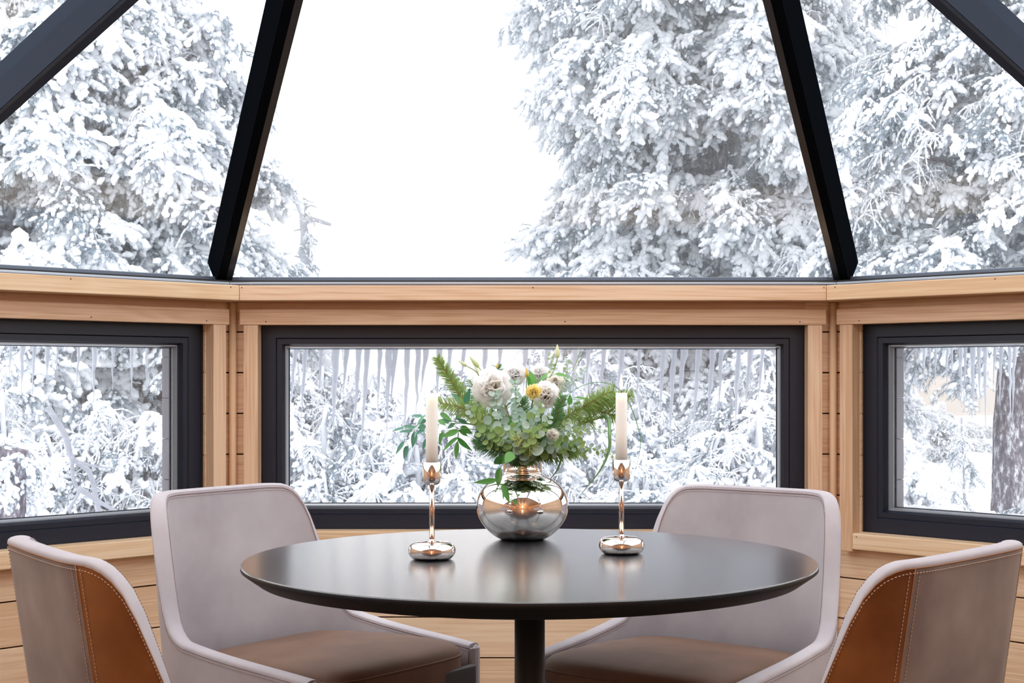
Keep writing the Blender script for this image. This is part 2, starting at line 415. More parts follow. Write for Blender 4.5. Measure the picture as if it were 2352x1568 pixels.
# ------------------------------------------------------------------ glass roof: framed elements
def roof_element(pts, inward, w=.042, t=.055, edges=None, mats=None, base_edge=0):
    """flat polygon pane with a bar along each edge"""
    tn[0] += 0
    r = empty('window_%d' % (4+roof_element.k)); roof_element.k += 1; tag(r, kind='structure')
    pts = [Vector(p) for p in pts]; n = len(pts); c = sum(pts, Vector())/n
    nor = (pts[1]-pts[0]).cross(pts[2]-pts[0]).normalized()
    if nor.dot(Vector(inward)-c) < 0: nor = -nor
    def inset(d):
        L = []
        for i in range(n):
            a, b = pts[i], pts[(i+1) % n]; t_ = (b-a).normalized(); s = nor.cross(t_)
            if s.dot(c-a) < 0: s = -s
            L.append((a+s*d, t_))
        o = []
        for i in range(n):
            (p1, d1), (p2, d2) = L[i-1], L[i]
            # intersection of two coplanar lines
            cr_ = d1.cross(d2); k = (p2-p1).cross(d2).dot(cr_)/cr_.dot(cr_); o.append(p1+d1*k)
        return o
    ou = inset(.003); inn = inset(w); inb = inset(w*.82)
    for i in range(n):
        if i == base_edge: continue
        j = (i+1) % n
        q = [ou[i], ou[j], inn[j], inn[i]]
        v = [p-nor*.03 for p in q]+[ou[i]+nor*t, ou[j]+nor*t, inb[j]+nor*t, inb[i]+nor*t]
        f = [(0, 1, 2, 3), (4, 7, 6, 5), (0, 4, 5, 1), (1, 5, 6, 2), (2, 6, 7, 3), (3, 7, 4, 0)]
        bm = bmesh.new(); vs = [bm.verts.new(p) for p in v]
        for a in f: bm.faces.new([vs[x] for x in a])
        bmesh.ops.bevel(bm, geom=bm.edges[:], offset=.0025, segments=2, affect='EDGES')
        link('rafter', from_bm('rafter', bm), mats[i] if mats else M_steel, r)
    g = inset(w*.6)
    me = mesh('pane', g, [tuple(range(n))]); link('pane', me, M_glass, r)
    return r
roof_element.k = 0
Z0 = ZF
AL, AR = Vector((-OX, OY, Z0)), Vector((OX, OY, Z0)); BL, BR = Vector((-BX, BY, Z0)), Vector((BX, BY, Z0))
NL, NR = Vector((-NX, NY, NZ)), Vector((NX, NY, NZ)); CL, CR = Vector((-BX, YG, Z0)), Vector((BX, YG, Z0)); QL, QR = Vector((-NX, YG, NZ)), Vector((NX, YG, NZ))
inw = (0, 2, 1)
roof_element([AL, AR, NR, NL], inw, w=.036)
roof_element([BL, AL, NL], inw, w=.046, mats=[M_steel, M_shade, M_skytint])
roof_element([AR, BR, NR], inw, w=.046, mats=[M_steel, M_skytint, M_shade])
roof_element([CL, BL, NL, QL], inw, w=.036, mats=[M_skytint]*4)
roof_element([BR, CR, QR, NR], inw, w=.036, mats=[M_skytint]*4)
roof_element([NL, NR, QR, QL], (0, 2, 0), w=.04, base_edge=-1)

# base rail of the glass roof along each wall: lower lip, silver strip, dark gap, blue-grey rail
def base_rail(M, ua, ub):
    r = trim(0)
    def bar(nm, o0, o1, z0, z1, m):
        me = box_me(nm, (ua, o0, z0), (ub, o1, z1), .0015)
        for v in me.vertices:
            if ua < -.01 and abs(v.co.x-ua) < .01: v.co.x -= T22*v.co.y
            if ub > .01 and abs(v.co.x-ub) < .01: v.co.x += T22*v.co.y
            if abs(ua) <= .01 and abs(v.co.x-ua) < .01: v.co.x -= T22*v.co.y
            if abs(ub) <= .01 and abs(v.co.x-ub) < .01: v.co.x += T22*v.co.y
        link(nm, me, m, r, M)
    bar('lower_lip', .00, .03, 1.361, 1.371, M_frame)
    bar('drip_channel', .03, .05, 1.361, 1.380, M_bead)
    bar('seal', .05, .10, 1.361, 1.387, M_rubber)
    bar('rail', .101, .16, 1.361, 1.4005, M_rail)
    bar('roof_edge', .17, .30, 1.335, 1.372, M_frame)
base_rail(MC, -HS, HS); base_rail(ML, -SIDE, 0); base_rail(MR, 0, SIDE)
for sx in (-1, 1):
    r = trim(0)
    for dx in (-.035, .035):
        bm = bmesh.new(); bmesh.ops.create_icosphere(bm, subdivisions=2, radius=.007)
        for v in bm.verts: v.co += v.co.normalized()*.002*noise.noise(v.co*300)
        link('sealant', from_bm('sealant', bm, True), M_bead, r, Matrix.Translation((sx*(HS-.03)+dx*.8, WD+.02-abs(dx)*.2, 1.366)))
# ------------------------------------------------------------------ table
TZ = 0.74; TC = Vector((-.006, 2.70, 0)); TR = .533
def oak_black():
    m, N, L, b = mat('black_stained_oak')
    tc = N.new('ShaderNodeTexCoord')
    m1 = N.new('ShaderNodeMapping'); m1.inputs['Scale'].default_value = (1.6, 11, 4); m1.inputs['Rotation'].default_value = (0, 0, .12); L.new(tc.outputs['Object'], m1.inputs[0])
    n1 = N.new('ShaderNodeTexNoise'); n1.inputs['Scale'].default_value = 1.0; n1.inputs['Detail'].default_value = 3; n1.inputs['Distortion'].default_value = .6; L.new(m1.outputs[0], n1.inputs['Vector'])
    ml = N.new('ShaderNodeMath'); ml.operation = 'MULTIPLY'; ml.inputs[1].default_value = 70; L.new(n1.outputs['Fac'], ml.inputs[0])
    sn = N.new('ShaderNodeMath'); sn.operation = 'SINE'; L.new(ml.outputs[0], sn.inputs[0])
    m2 = N.new('ShaderNodeMapping'); m2.inputs['Scale'].default_value = (14, 260, 40); m2.inputs['Rotation'].default_value = (0, 0, .12); L.new(tc.outputs['Object'], m2.inputs[0])
    n2 = N.new('ShaderNodeTexNoise'); n2.inputs['Scale'].default_value = 1.0; n2.inputs['Detail'].default_value = 3; L.new(m2.outputs[0], n2.inputs['Vector'])
    ad = N.new('ShaderNodeMath'); ad.operation = 'MULTIPLY_ADD'; L.new(sn.outputs[0], ad.inputs[0]); ad.inputs[1].default_value = .14; L.new(n2.outputs['Fac'], ad.inputs[2])
    cr = N.new('ShaderNodeValToRGB'); L.new(ad.outputs[0], cr.inputs[0]); e = cr.color_ramp.elements
    e[0].position = .3; e[0].color = (.012, .013, .017, 1); e[1].position = .75; e[1].color = (.036, .039, .047, 1)
    L.new(cr.outputs[0], b.inputs['Base Color'])
    b.inputs['Roughness'].default_value = .25; b.inputs['Specular IOR Level'].default_value = .6; b.inputs['Coat Weight'].default_value = 1.0; b.inputs['Coat Roughness'].default_value = .18; b.inputs['Coat IOR'].default_value = 1.5
    bp = N.new('ShaderNodeBump'); bp.inputs['Strength'].default_value = .5; bp.inputs['Distance'].default_value = .00028
    L.new(ad.outputs[0], bp.inputs['Height']); L.new(bp.outputs[0], b.inputs['Normal'])
    return m
M_oak = oak_black()
M_blackm = plain('black_powder_coat', (.022, .022, .025), .45)
t = tag(empty('dining_table', TC), 'round black-stained oak pedestal table in front of the middle window', 'table')
prof = [(TR-.060, TZ-.036), (TR-.030, TZ-.030), (TR-.004, TZ-.0115), (TR, TZ-.0085), (TR, TZ-.002), (TR-.002, TZ), (0, TZ)]
me = lathe_me('tabletop', [(0, TZ-.036)]+prof, 160)
me.materials.append(M_oak); me.materials.append(plain('table_edge_black', (.010, .010, .012), .5, spec=.3)); link('tabletop', me, None, t)
for pl in me.polygons: pl.material_index = 0 if pl.center.z > TZ-.003 else 1
for pl in me.polygons: pl.use_smooth = abs(pl.normal.z) < .999
link('column', lathe_me('column', [(.0285, .018), (.0285, TZ-.0375)], 40), M_blackm, t)
link('base_plate', lathe_me('base_plate', [(.28, 0), (.28, .010), (.272, .016), (.04, .018), (.0, .018)], 72), M_blackm, t)

# ------------------------------------------------------------------ chairs
def leather(name, c0, c1, rough, scale=7, sheen=0.0, bump=.05):
    m, N, L, b = mat(name)
    tc = N.new('ShaderNodeTexCoord'); nz = N.new('ShaderNodeTexNoise'); nz.inputs['Scale'].default_value = scale; nz.inputs['Detail'].default_value = 5; nz.inputs['Roughness'].default_value = .55
    L.new(tc.outputs['Object'], nz.inputs['Vector'])
    cr = N.new('ShaderNodeValToRGB'); L.new(nz.outputs['Fac'], cr.inputs[0]); e = cr.color_ramp.elements
    e[0].position = .35; e[0].color = (*c0, 1); e[1].position = .68; e[1].color = (*c1, 1)
    L.new(cr.outputs[0], b.inputs['Base Color']); b.inputs['Roughness'].default_value = rough
    if sheen: b.inputs['Sheen Weight'].default_value = sheen; b.inputs['Sheen Roughness'].default_value = .5
    n2 = N.new('ShaderNodeTexNoise'); n2.inputs['Scale'].default_value = 350; n2.inputs['Detail'].default_value = 3; L.new(tc.outputs['Object'], n2.inputs['Vector'])
    bp = N.new('ShaderNodeBump'); bp.inputs['Strength'].default_value = bump; bp.inputs['Distance'].default_value = .001
    L.new(n2.outputs['Fac'], bp.inputs['Height']); L.new(bp.outputs[0], b.inputs['Normal'])
    return m
M_lilac = leather('lilac_grey_nubuck', (.35, .315, .345), (.52, .485, .51), .62, 3.2, .15)
M_taupe = leather('taupe_nubuck', (.17, .13, .125), (.29, .235, .22), .62, 6, .15)
M_tan = leather('tan_leather', (.16, .05, .012), (.38, .15, .045), .36, 4)
M_tanr = leather('tan_leather_rosy', (.34, .16, .08), (.42, .22, .12), .42, 7)
M_brown = leather('brown_nubuck_cushion', (.120, .060, .036), (.175, .092, .058), .65, 6, .0)
M_stitch = plain('stitch_thread', (.30, .20, .20), .7)
M_stitchp = plain('pale_stitch_thread', (.62, .45, .36), .7)
M_under = plain('shell_underside', (.05, .045, .045), .5)

def pchip(xs, ys, x):
    # smooth monotone-ish interpolation by cubic hermite with finite difference slopes
    n = len(xs)
    if x <= xs[0]: return ys[0]
    if x >= xs[-1]: return ys[-1]
    d = [(ys[i+1]-ys[i])/(xs[i+1]-xs[i]) for i in range(n-1)]
    s = [d[0]]+[0 if d[i-1]*d[i] <= 0 else 2*d[i-1]*d[i]/(d[i-1]+d[i]) for i in range(1, n-1)]+[d[-1]]
    for i in range(n-1):
        if x <= xs[i+1]:
            h = xs[i+1]-xs[i]; t = (x-xs[i])/h
            return ((1+2*t)*(1-t)**2*ys[i]+t*(1-t)**2*h*s[i]+t*t*(3-2*t)*ys[i+1]+t*t*(t-1)*h*s[i+1])

CW, CB, CRD, CF = .262, .265, .135, .245     # half width, back, corner radius, front
S1 = CW-CRD; SA = S1+CRD*math.pi/2; SMAX = SA+(CB-CRD)+CF
RXS = [0, .13, .188, .214, .233, .247, .266, .283, .306, .345, SMAX]
RYS = [.819, .819, .817, .807, .785, .750, .665, .588, .534, .508, .472]
ZB = .375
def plan(s, off):
    """point on the plan curve (signed arc length s), moved outwards by off; back is at -y"""
    a = abs(s); sg = 1 if s >= 0 else -1
    if a <= S1: x, y, nx, ny = a, -CB, 0, -1
    elif a <= SA:
        t = (a-S1)/CRD; x = S1+CRD*math.sin(t); y = -CB+CRD-CRD*math.cos(t); nx, ny = math.sin(t), -math.cos(t)
    else:
        q = a-SA; x = CW-.02*q; y = -CB+CRD+q; nx, ny = 1, 0
    # the back panel bows slightly
    if a < SA: y -= .018*(1-(a/SA)**2)
    return Vector((sg*(x+nx*off), y+ny*off, 0))
def shell(s, z, off):
    p = plan(s, off); k = max(0, z-.46)
    bw = max(0, min(1, (0.02-p.y)/.25))          # back part leans and narrows
    p.y -= .15*k*bw*1.0
    p.x *= 1-.06*k*bw
    p.z = z
    return p
TH = .017                                       # half thickness of the upholstered shell
def rim(s): return pchip(RXS, RYS, abs(s))
NS = 121
SS = [-SMAX+2*SMAX*i/(NS-1) for i in range(NS)]
def strip(name, svals, prof, smooth=True):
    """prof(s) -> list of Vectors"""
    rows = [prof(s) for s in svals]; m = len(rows[0]); v = [p for r_ in rows for p in r_]; f = []
    for i in range(len(rows)-1):
        for k in range(m-1): f.append((i*m+k, (i+1)*m+k, (i+1)*m+k+1, i*m+k+1))
    me = mesh(name, v, f, smooth); return me
def frame_at(s):
    """inner side seam point height: a band of edge_w below the rim"""
    return rim(s)
EB = .0105                                       # width of the edge band below the rim on the inside
def inner_prof(s):
    zr = rim(s)-EB; zb = ZB+.02; n = 14
    return [shell(s, zb+(zr-zb)*k/n, -TH-.002*math.sin(math.pi*k/n)) for k in range(n+1)]
def rim_prof(s):
    """from the inner seam over the rim to the outer seam"""
    z = rim(s); o = [shell(s, z-EB, -TH)]
    o.append(shell(s, z-EB+.001, -TH-.0010))
    for k in range(9):
        t = math.pi*k/8; o.append(shell(s, z-EB+.0015+(EB-.0015)*math.sin(t)**.8, -(TH+.0010)*math.cos(t)))
    o.append(shell(s, z-EB+.001, TH+.0010)); o.append(shell(s, z-EB, TH))
    return o
def outer_prof(s):
    zt = rim(s)-EB; n = 14
    return [shell(s, zt+(ZB-zt)*k/n, TH+.001*math.sin(math.pi*k/n)) for k in range(n+1)]
SEAM = .175
def front_cap(sg):
    # rounded front end of each arm
    s = sg*SMAX; z1 = rim(s); n = 6; v = []; f = []
    zs = [ZB+(z1-EB-ZB)*k/5 for k in range(6)]
    cols = []
    for k in range(n+1):
        t = math.pi*k/n; cols.append([shell(s, z, -TH*math.cos(t))+Vector((0, TH*.8*math.sin(t), 0)) for z in zs]+[shell(s, z1-TH+TH*math.sin(t)*0.9, -TH*math.cos(t)*.5)+Vector((0, TH*.4*math.sin(t), 0))])
    m = len(cols[0]); v = [p for c_ in cols for p in c_]
    for i in range(n):
        for k in range(m-1): f.append((i*m+k, (i+1)*m+k, (i+1)*m+k+1, i*m+k+1))
    rp = rim_prof(s); b0 = len(v); v += rp; f.append(tuple(b0+k for k in range(len(rp))))
    lo = [shell(s, ZB, -TH), shell(s, ZB, TH), shell(s, z1-EB, TH), shell(s, z1-EB, -TH)]; b0 = len(v); v += lo; f.append((b0, b0+1, b0+2, b0+3))
    return mesh('arm_end', v, f, False)
def line_pts(svals, zf, off): return [shell(s, zf(s), off) for s in svals]
def stitch_vf(path, step, v, f, nrm=None, ln=.0032, r=.0007):
    """short raised stitches along a path"""
    acc = 0
    for i in range(len(path)-1):
        a, b = path[i], path[i+1]; d = (b-a).length
        if d < 1e-7: continue
        t = (b-a)/d
        while acc < d:
            p = a+t*acc; up = Vector((0, 0, 1)) if abs(t.z) < .9 else Vector((1, 0, 0)); s_ = t.cross(up).normalized(); u_ = s_.cross(t)
            b0 = len(v)
            for e, q in ((-ln/2, .5), (0, 1), (ln/2, .5)):
                for sx, sy in ((1, 0), (0, 1), (-1, 0), (0, -1)): v.append(tuple(p+t*e+(s_*sx+u_*sy)*r*q))
            for j in (0, 1):
                for k in range(4):
                    k2 = (k+1) % 4; f.append((b0+j*4+k, b0+j*4+k2, b0+j*4+4+k2, b0+j*4+4+k))
            acc += step
        acc -= d

def make_meshes():
    o = {}
    o['inner'] = strip('inner_back', SS, inner_prof)
    o['band'] = strip('edge_band', SS, rim_prof)
    mid = [-SEAM+2*SEAM*i/50 for i in range(51)]
    o['outer'] = strip('outer_back', mid, outer_prof)
    for sg in (1, -1):
        sv = [sg*(SEAM+.0+(SMAX-SEAM)*i/60) for i in range(61)]
        if sg < 0: sv = sv[::-1]
        o['side%d' % sg] = strip('side_panel', sv, outer_prof)
        o['cap%d' % sg] = front_cap(sg)
    # seam cords: inner edge seam, outer edge seam and the two vertical back seams
    v, f = [], []
    tube_vf(line_pts(SS, lambda s: rim(s)-EB, -TH-.0004), .0011, 5, v, f)
    o['seam_in'] = mesh('seam_cord', v, f, True)
    v, f = [], []
    tube_vf(line_pts(SS, lambda s: rim(s)-EB, TH+.0004), .0013, 5, v, f)
    for sg in (1, -1): tube_vf([shell(sg*SEAM, ZB+(rim(SEAM)-EB-ZB)*k/20, TH+.0004) for k in range(21)], .0013, 5, v, f)
    o['seam_out'] = mesh('seam_cord', v, f, True)
    v, f = [], []
    for dz in (-.0055, .0055): stitch_vf(line_pts(SS, lambda s: rim(s)-EB+dz, -TH-.0014), .0052, v, f)
    o['st_in'] = mesh('stitching', v, f)
    v, f = [], []
    stitch_vf(line_pts(SS, lambda s: rim(s)-EB-.007, TH+.0016), .0060, v, f, ln=.0038, r=.0009)
    for sg in (1, -1):
        for ds in (-.008, .008): stitch_vf([shell(sg*(SEAM+ds), ZB+(rim(SEAM+ds)-EB-.006-ZB)*k/20, TH+.0015) for k in range(21)], .0058, v, f, ln=.0038, r=.0009)
    o['st_out'] = mesh('stitching', v, f)
    # cushion: superellipse plan, crowned
    n = 56; v = []; f = []
    def pl_(t, g):
        c_, s_ = math.cos(t), math.sin(t); e = .34
        x = math.copysign(abs(c_)**e, c_)*(.226-g); y = math.copysign(abs(s_)**e, s_)*(.245-g)+.035
        return x, y
    rings = [(.02, .385, 0), (.002, .392, 0), (0, .405, 0), (0, .455, 0), (.003, .468, 0), (.012, .478, .3), (.035, .484, .6), (.09, .489, .9), (.16, .491, 1)]
    for g, z, cx in rings:
        for k in range(n):
            x, y = pl_(2*math.pi*k/n, g)
            zz = z-.018*max(0, (.08-y))/.3*(1 if z > .44 else 0)
            v.append((x, y, zz))
    v.append((0, .035, .490)); m = len(rings)
    for i in range(m-1):
        for k in range(n):
            k2 = (k+1) % n; f.append((i*n+k, i*n+k2, (i+1)*n+k2, (i+1)*n+k))
    for k in range(n): f.append(((m-1)*n+k, (m-1)*n+(k+1) % n, m*n))
    f.append(tuple(reversed(range(n))))
    o['cushion'] = mesh('seat_cushion', v, f, True)
    v, f = [], []
    tube_vf([Vector((pl_(2*math.pi*k/n, -.0005)[0], pl_(2*math.pi*k/n, -.0005)[1], .458-.018*max(0, (.08-pl_(2*math.pi*k/n, 0)[1]))/.3)) for k in range(n+1)], .0022, 6, v, f)
    o['piping'] = mesh('cushion_piping', v, f, True)
    bm = bmesh.new(); box_bm(bm, (-.235, -.24, .345), (.235, .262, .386), .015, 3); o['base'] = from_bm('seat_base', bm)
    bm = bmesh.new(); box_bm(bm, (-.226, .262, .352), (.226, .279, .432), .007, 3); o['front'] = from_bm('front_rail', bm)
    return o
CM = make_meshes()
def leg_me(x, y):
    v, f = tube_vf([(x*.92, y*.92, .345), (x*1.12, y*1.12, 0)], [.0125, .0085], 12); return mesh('leg', v, f, True)
LEGS = [leg_me(x, y) for x in (-.2, .2) for y in (-.2, .2)]
def make_chair(label, x, y, ang, side, outer, ts=0.0):
    r = tag(empty('dining_chair'), label, 'chair', 'upholstered chairs around the round table')
    r.location = (x, y, 0); r.rotation_euler = (0, 0, math.radians(ang-90))
    def part(nm, me, m, lab=None, kind=None, par=None):
        me = me.copy(); me.materials.clear(); ob = link(nm, me, m, par or r)
        if lab: ob['label'] = lab
        if kind: ob['kind'] = kind
        return ob
    part('inner_back', CM['inner'], M_lilac)
    bd = part('edge_band', CM['band'], M_lilac)
    part('outer_back', CM['outer'], outer)
    for sg in (1, -1):
        part('side_panel', CM['side%d' % sg], side)
        part('arm_end', CM['cap%d' % sg], M_lilac)
    part('seam_cord', CM['seam_in'], M_stitch); part('seam_cord', CM['seam_out'], M_tanr if side in (M_tan, M_tanr) else M_lilac)
    part('stitching', CM['st_in'], M_stitch, kind='stuff'); part('stitching', CM['st_out'], M_stitchp if side in (M_tan, M_tanr) else M_stitch, kind='stuff')
    cu = part('seat_cushion', CM['cushion'], M_brown); part('cushion_piping', CM['piping'], M_brown, par=cu)
    part('seat_base', CM['base'], M_under); part('front_rail', CM['front'], M_under)
    for lm in LEGS: part('leg', lm, M_blackm)
    return r
def seam_at(label, ang, sg, px, py, side, outer):
    """set the chair so that the top of its near back seam stands where the photograph shows it"""
    lp = shell(sg*SEAM, rim(SEAM)-EB, TH); a = math.radians(ang-90); D = (EYE-lp.z)*FPX/(py-HY); q = P(px, py, D)
    return make_chair(label, q.x-(lp.x*math.cos(a)-lp.y*math.sin(a)), q.y-(lp.x*math.sin(a)+lp.y*math.cos(a)), ang, side, outer)
make_chair('pale lilac-grey leather shell chair with brown seat, behind the table on the left', -.485, 3.235, -37, M_lilac, M_taupe)
make_chair('pale lilac-grey leather shell chair with brown seat, behind the table on the right', .335, 3.165, 233, M_lilac, M_taupe)
seam_at('shell chair seen from behind in the bottom left corner, tan leather side panel', 35, 1, 174, 1297, M_tan, M_taupe)
seam_at('shell chair seen from behind in the bottom right corner, taupe back and tan side', 137, -1, 2102, 1305, M_tan, M_taupe)

# ------------------------------------------------------------------ candlesticks, candles, vase
M_chrome = plain('smoked_mirror_metal', (.86, .80, .77), .03, metal=1.0)
M_copper = plain('rose_copper_metal', (.66, .50, .42), .08, metal=1.0)
M_vase = plain('mirror_metal', (.93, .90, .88), .015, metal=1.0)
def wax():
    m, N, L, b = mat('candle_wax'); b.inputs['Base Color'].default_value = (.97, .92, .89, 1); b.inputs['Roughness'].default_value = .45
    b.inputs['Subsurface Weight'].default_value = 1.0; b.inputs['Subsurface Radius'].default_value = (.02, .013, .010); b.inputs['Subsurface Scale'].default_value = 1.0
    return m
M_wax = wax(); M_wick = plain('wick', (.04, .02, .03), .9)
m, N_, L_, b_ = mat('flame'); M_flame = m
b_.inputs['Base Color'].default_value = (0, 0, 0, 1); b_.inputs['Specular IOR Level'].default_value = 0
b_.inputs['Emission Color'].default_value = (1.0, .80, .56, 1); b_.inputs['Emission Strength'].default_value = 4.5
def candlestick(x, y, lab):
    r = tag(empty('candlestick', (x, y, TZ)), lab, 'candlestick')
    base = [(0, .0), (.030, 0), (.036, .0012), (.0405, .005), (.0435, .0105), (.0445, .016), (.0435, .0215), (.0405, .0265), (.036, .0300), (.030, .0318), (.018, .0330), (.008, .0336), (.0055, .0345), (.0052, .037)]
    link('base', lathe_me('base', base, 64), M_chrome, r)
    link('stem', lathe_me('stem', [(.0050, .035), (.0050, .139)], 32), M_copper, r)
    cup = [(.0050, .138), (.010, .1388), (.0140, .1415), (.0165, .146), (.0174, .152), (.0174, .181), (.0165, .1815), (.0163, .181), (.0160, .152), (.010, .147), (0, .146)]
    link('cup', lathe_me('cup', cup, 48), M_chrome, r)
    return r
def candle(x, y, z0, h, lab):
    r = tag(empty('candle', (x, y, z0)), lab, 'candle')
    link('wax_body', lathe_me('wax_body', [(0, 0), (.0116, 0), (.0114, h*.5), (.0112, h-.003), (.0106, h-.0008), (.0085, h-.0012), (.004, h-.004), (0, h-.0045)], 32), M_wax, r)
    v, f = tube_vf([(0, 0, h-.005), (.0003, 0, h+.004), (-.0004, .0006, h+.0085)], .0007, 6); link('wick', mesh('wick', v, f, True), M_wick, r)
    fp = [(0, 0), (.0016, .002), (.0030, .006), (.0034, .010), (.0030, .016), (.0019, .023), (.0008, .029), (0, .033)]
    link('flame', lathe_me('flame', fp, 20), M_flame, r, Matrix.Translation((-.0003, 0, h+.0045)))
    l = bpy.data.lights.new('candle_light', 'POINT'); l.energy = .35; l.color = (1, .62, .3); l.shadow_soft_size = .006
    lo = bpy.data.objects.new('candle_light', l); COL.objects.link(lo); lo.parent = r; lo.location = (0, 0, h+.018)
    return r
LX, LY = (992-CX)/FPX*2.69, 2.69
RX, RY = (1427.3-CX)/FPX*2.775, 2.775
candlestick(LX, LY, 'mirror-finish candlestick on the table, left of the vase')
candlestick(RX, RY, 'mirror-finish candlestick on the table, right of the vase')
candle(LX, LY, TZ+.1475, .163, 'burning white taper candle in the left candlestick')
candle(RX, RY, TZ+.1475, .163, 'burning white taper candle in the right candlestick')
VX, VY = (1200-CX)/FPX*3.02, 3.02
v_ = tag(empty('vase', (VX, VY, TZ)), 'squat round mirror-finish vase holding the bouquet on the table', 'vase')
body = [(0, .002), (.038, .0), (.048, .0015), (.060, .008), (.074, .020), (.086, .035), (.0935, .050), (.0970, .066), (.0960, .082), (.0905, .098), (.0805, .112), (.066, .1235), (.052, .1305), (.0445, .1335), (.0415, .1365), (.0405, .141)]
# resample smoothly
bp_ = catmull([(r_, 0, z_) for r_, z_ in body], 4)
link('body', lathe_me('body', [(max(p.x, 0), p.z) for p in bp_], 96), M_vase, v_)
nk = [(.0405, .141), (.0403, .18), (.0403, .186), (.0396, .187), (.0390, .186), (.0390, .12)]
link('neck', lathe_me('neck', nk, 64), M_vase, v_)

# etched maker's ovals in the lower corners of two roof panes
M_etch = plain('etched_mark', (.05, .06, .08), .6)
def etched(px, py, name, s=1.0):
    # on the middle / left roof pane plane
    v, f = [], []
    ring = [Vector((.009*math.cos(t*.3142), .0065*math.sin(t*.3142), 0)) for t in range(21)]
    tube_vf(ring, .0006, 5, v, f); tube_vf([Vector((-.006, -.003, 0)), Vector((0, .001, 0)), Vector((.006, .004, 0))], .0005, 5, v, f)
    me = mesh('etched_mark', v, f)
    return me
def on_plane(px, py, a, b, c):
    n = (b-a).cross(c-a).normalized(); d = P(px, py, 1)-Vector((0, 0, EYE)); o = Vector((0, 0, EYE))
    t = (a-o).dot(n)/d.dot(n); return o+d*t, n
for px, py, tri, par in ((1907, 632, (AL, AR, NR), 'window_4'), (461, 627, (BL, AL, NL), 'window_5')):
    p, n = on_plane(px, py, *tri)
    if n.y > 0: n = -n
    q = n.to_track_quat('Z', 'Y')
    link('etched_mark', etched(0, 0, ''), M_etch, bpy.data.objects[par], Matrix.Translation(p+n*.004) @ q.to_matrix().to_4x4())

# ------------------------------------------------------------------ two warm globe lamps deeper in the room (seen mirrored in the vase)
m, N_, L_, b_ = mat('warm_globe'); b_.inputs['Emission Color'].default_value = (1, .62, .28, 1); b_.inputs['Emission Strength'].default_value = 9
for k, (x, y, z) in enumerate(((.02, -2.6, 1.95), (.02, -3.1, 1.55))):
    r = tag(empty('globe_lamp', (x, y, z)), ['warm globe pendant lamp behind the camera, nearer one', 'warm globe pendant lamp behind the camera, by the rear wall'][k], 'lamp')
    link('globe', lathe_me('globe', [(.09*math.sin(math.pi*i/16), -.09*math.cos(math.pi*i/16)) for i in range(17)], 32), m, r)
    link('cord', lathe_me('cord', [(.004, .088), (.004, NZ-z)], 8), M_blackm, r)
    l = bpy.data.lights.new('globe_light', 'POINT'); l.energy = 20; l.color = (1, .70, .45); l.shadow_soft_size = .1
    lo = bpy.data.objects.new('globe_light', l); COL.objects.link(lo); lo.parent = r; lo.location = (0, .13, -.12)
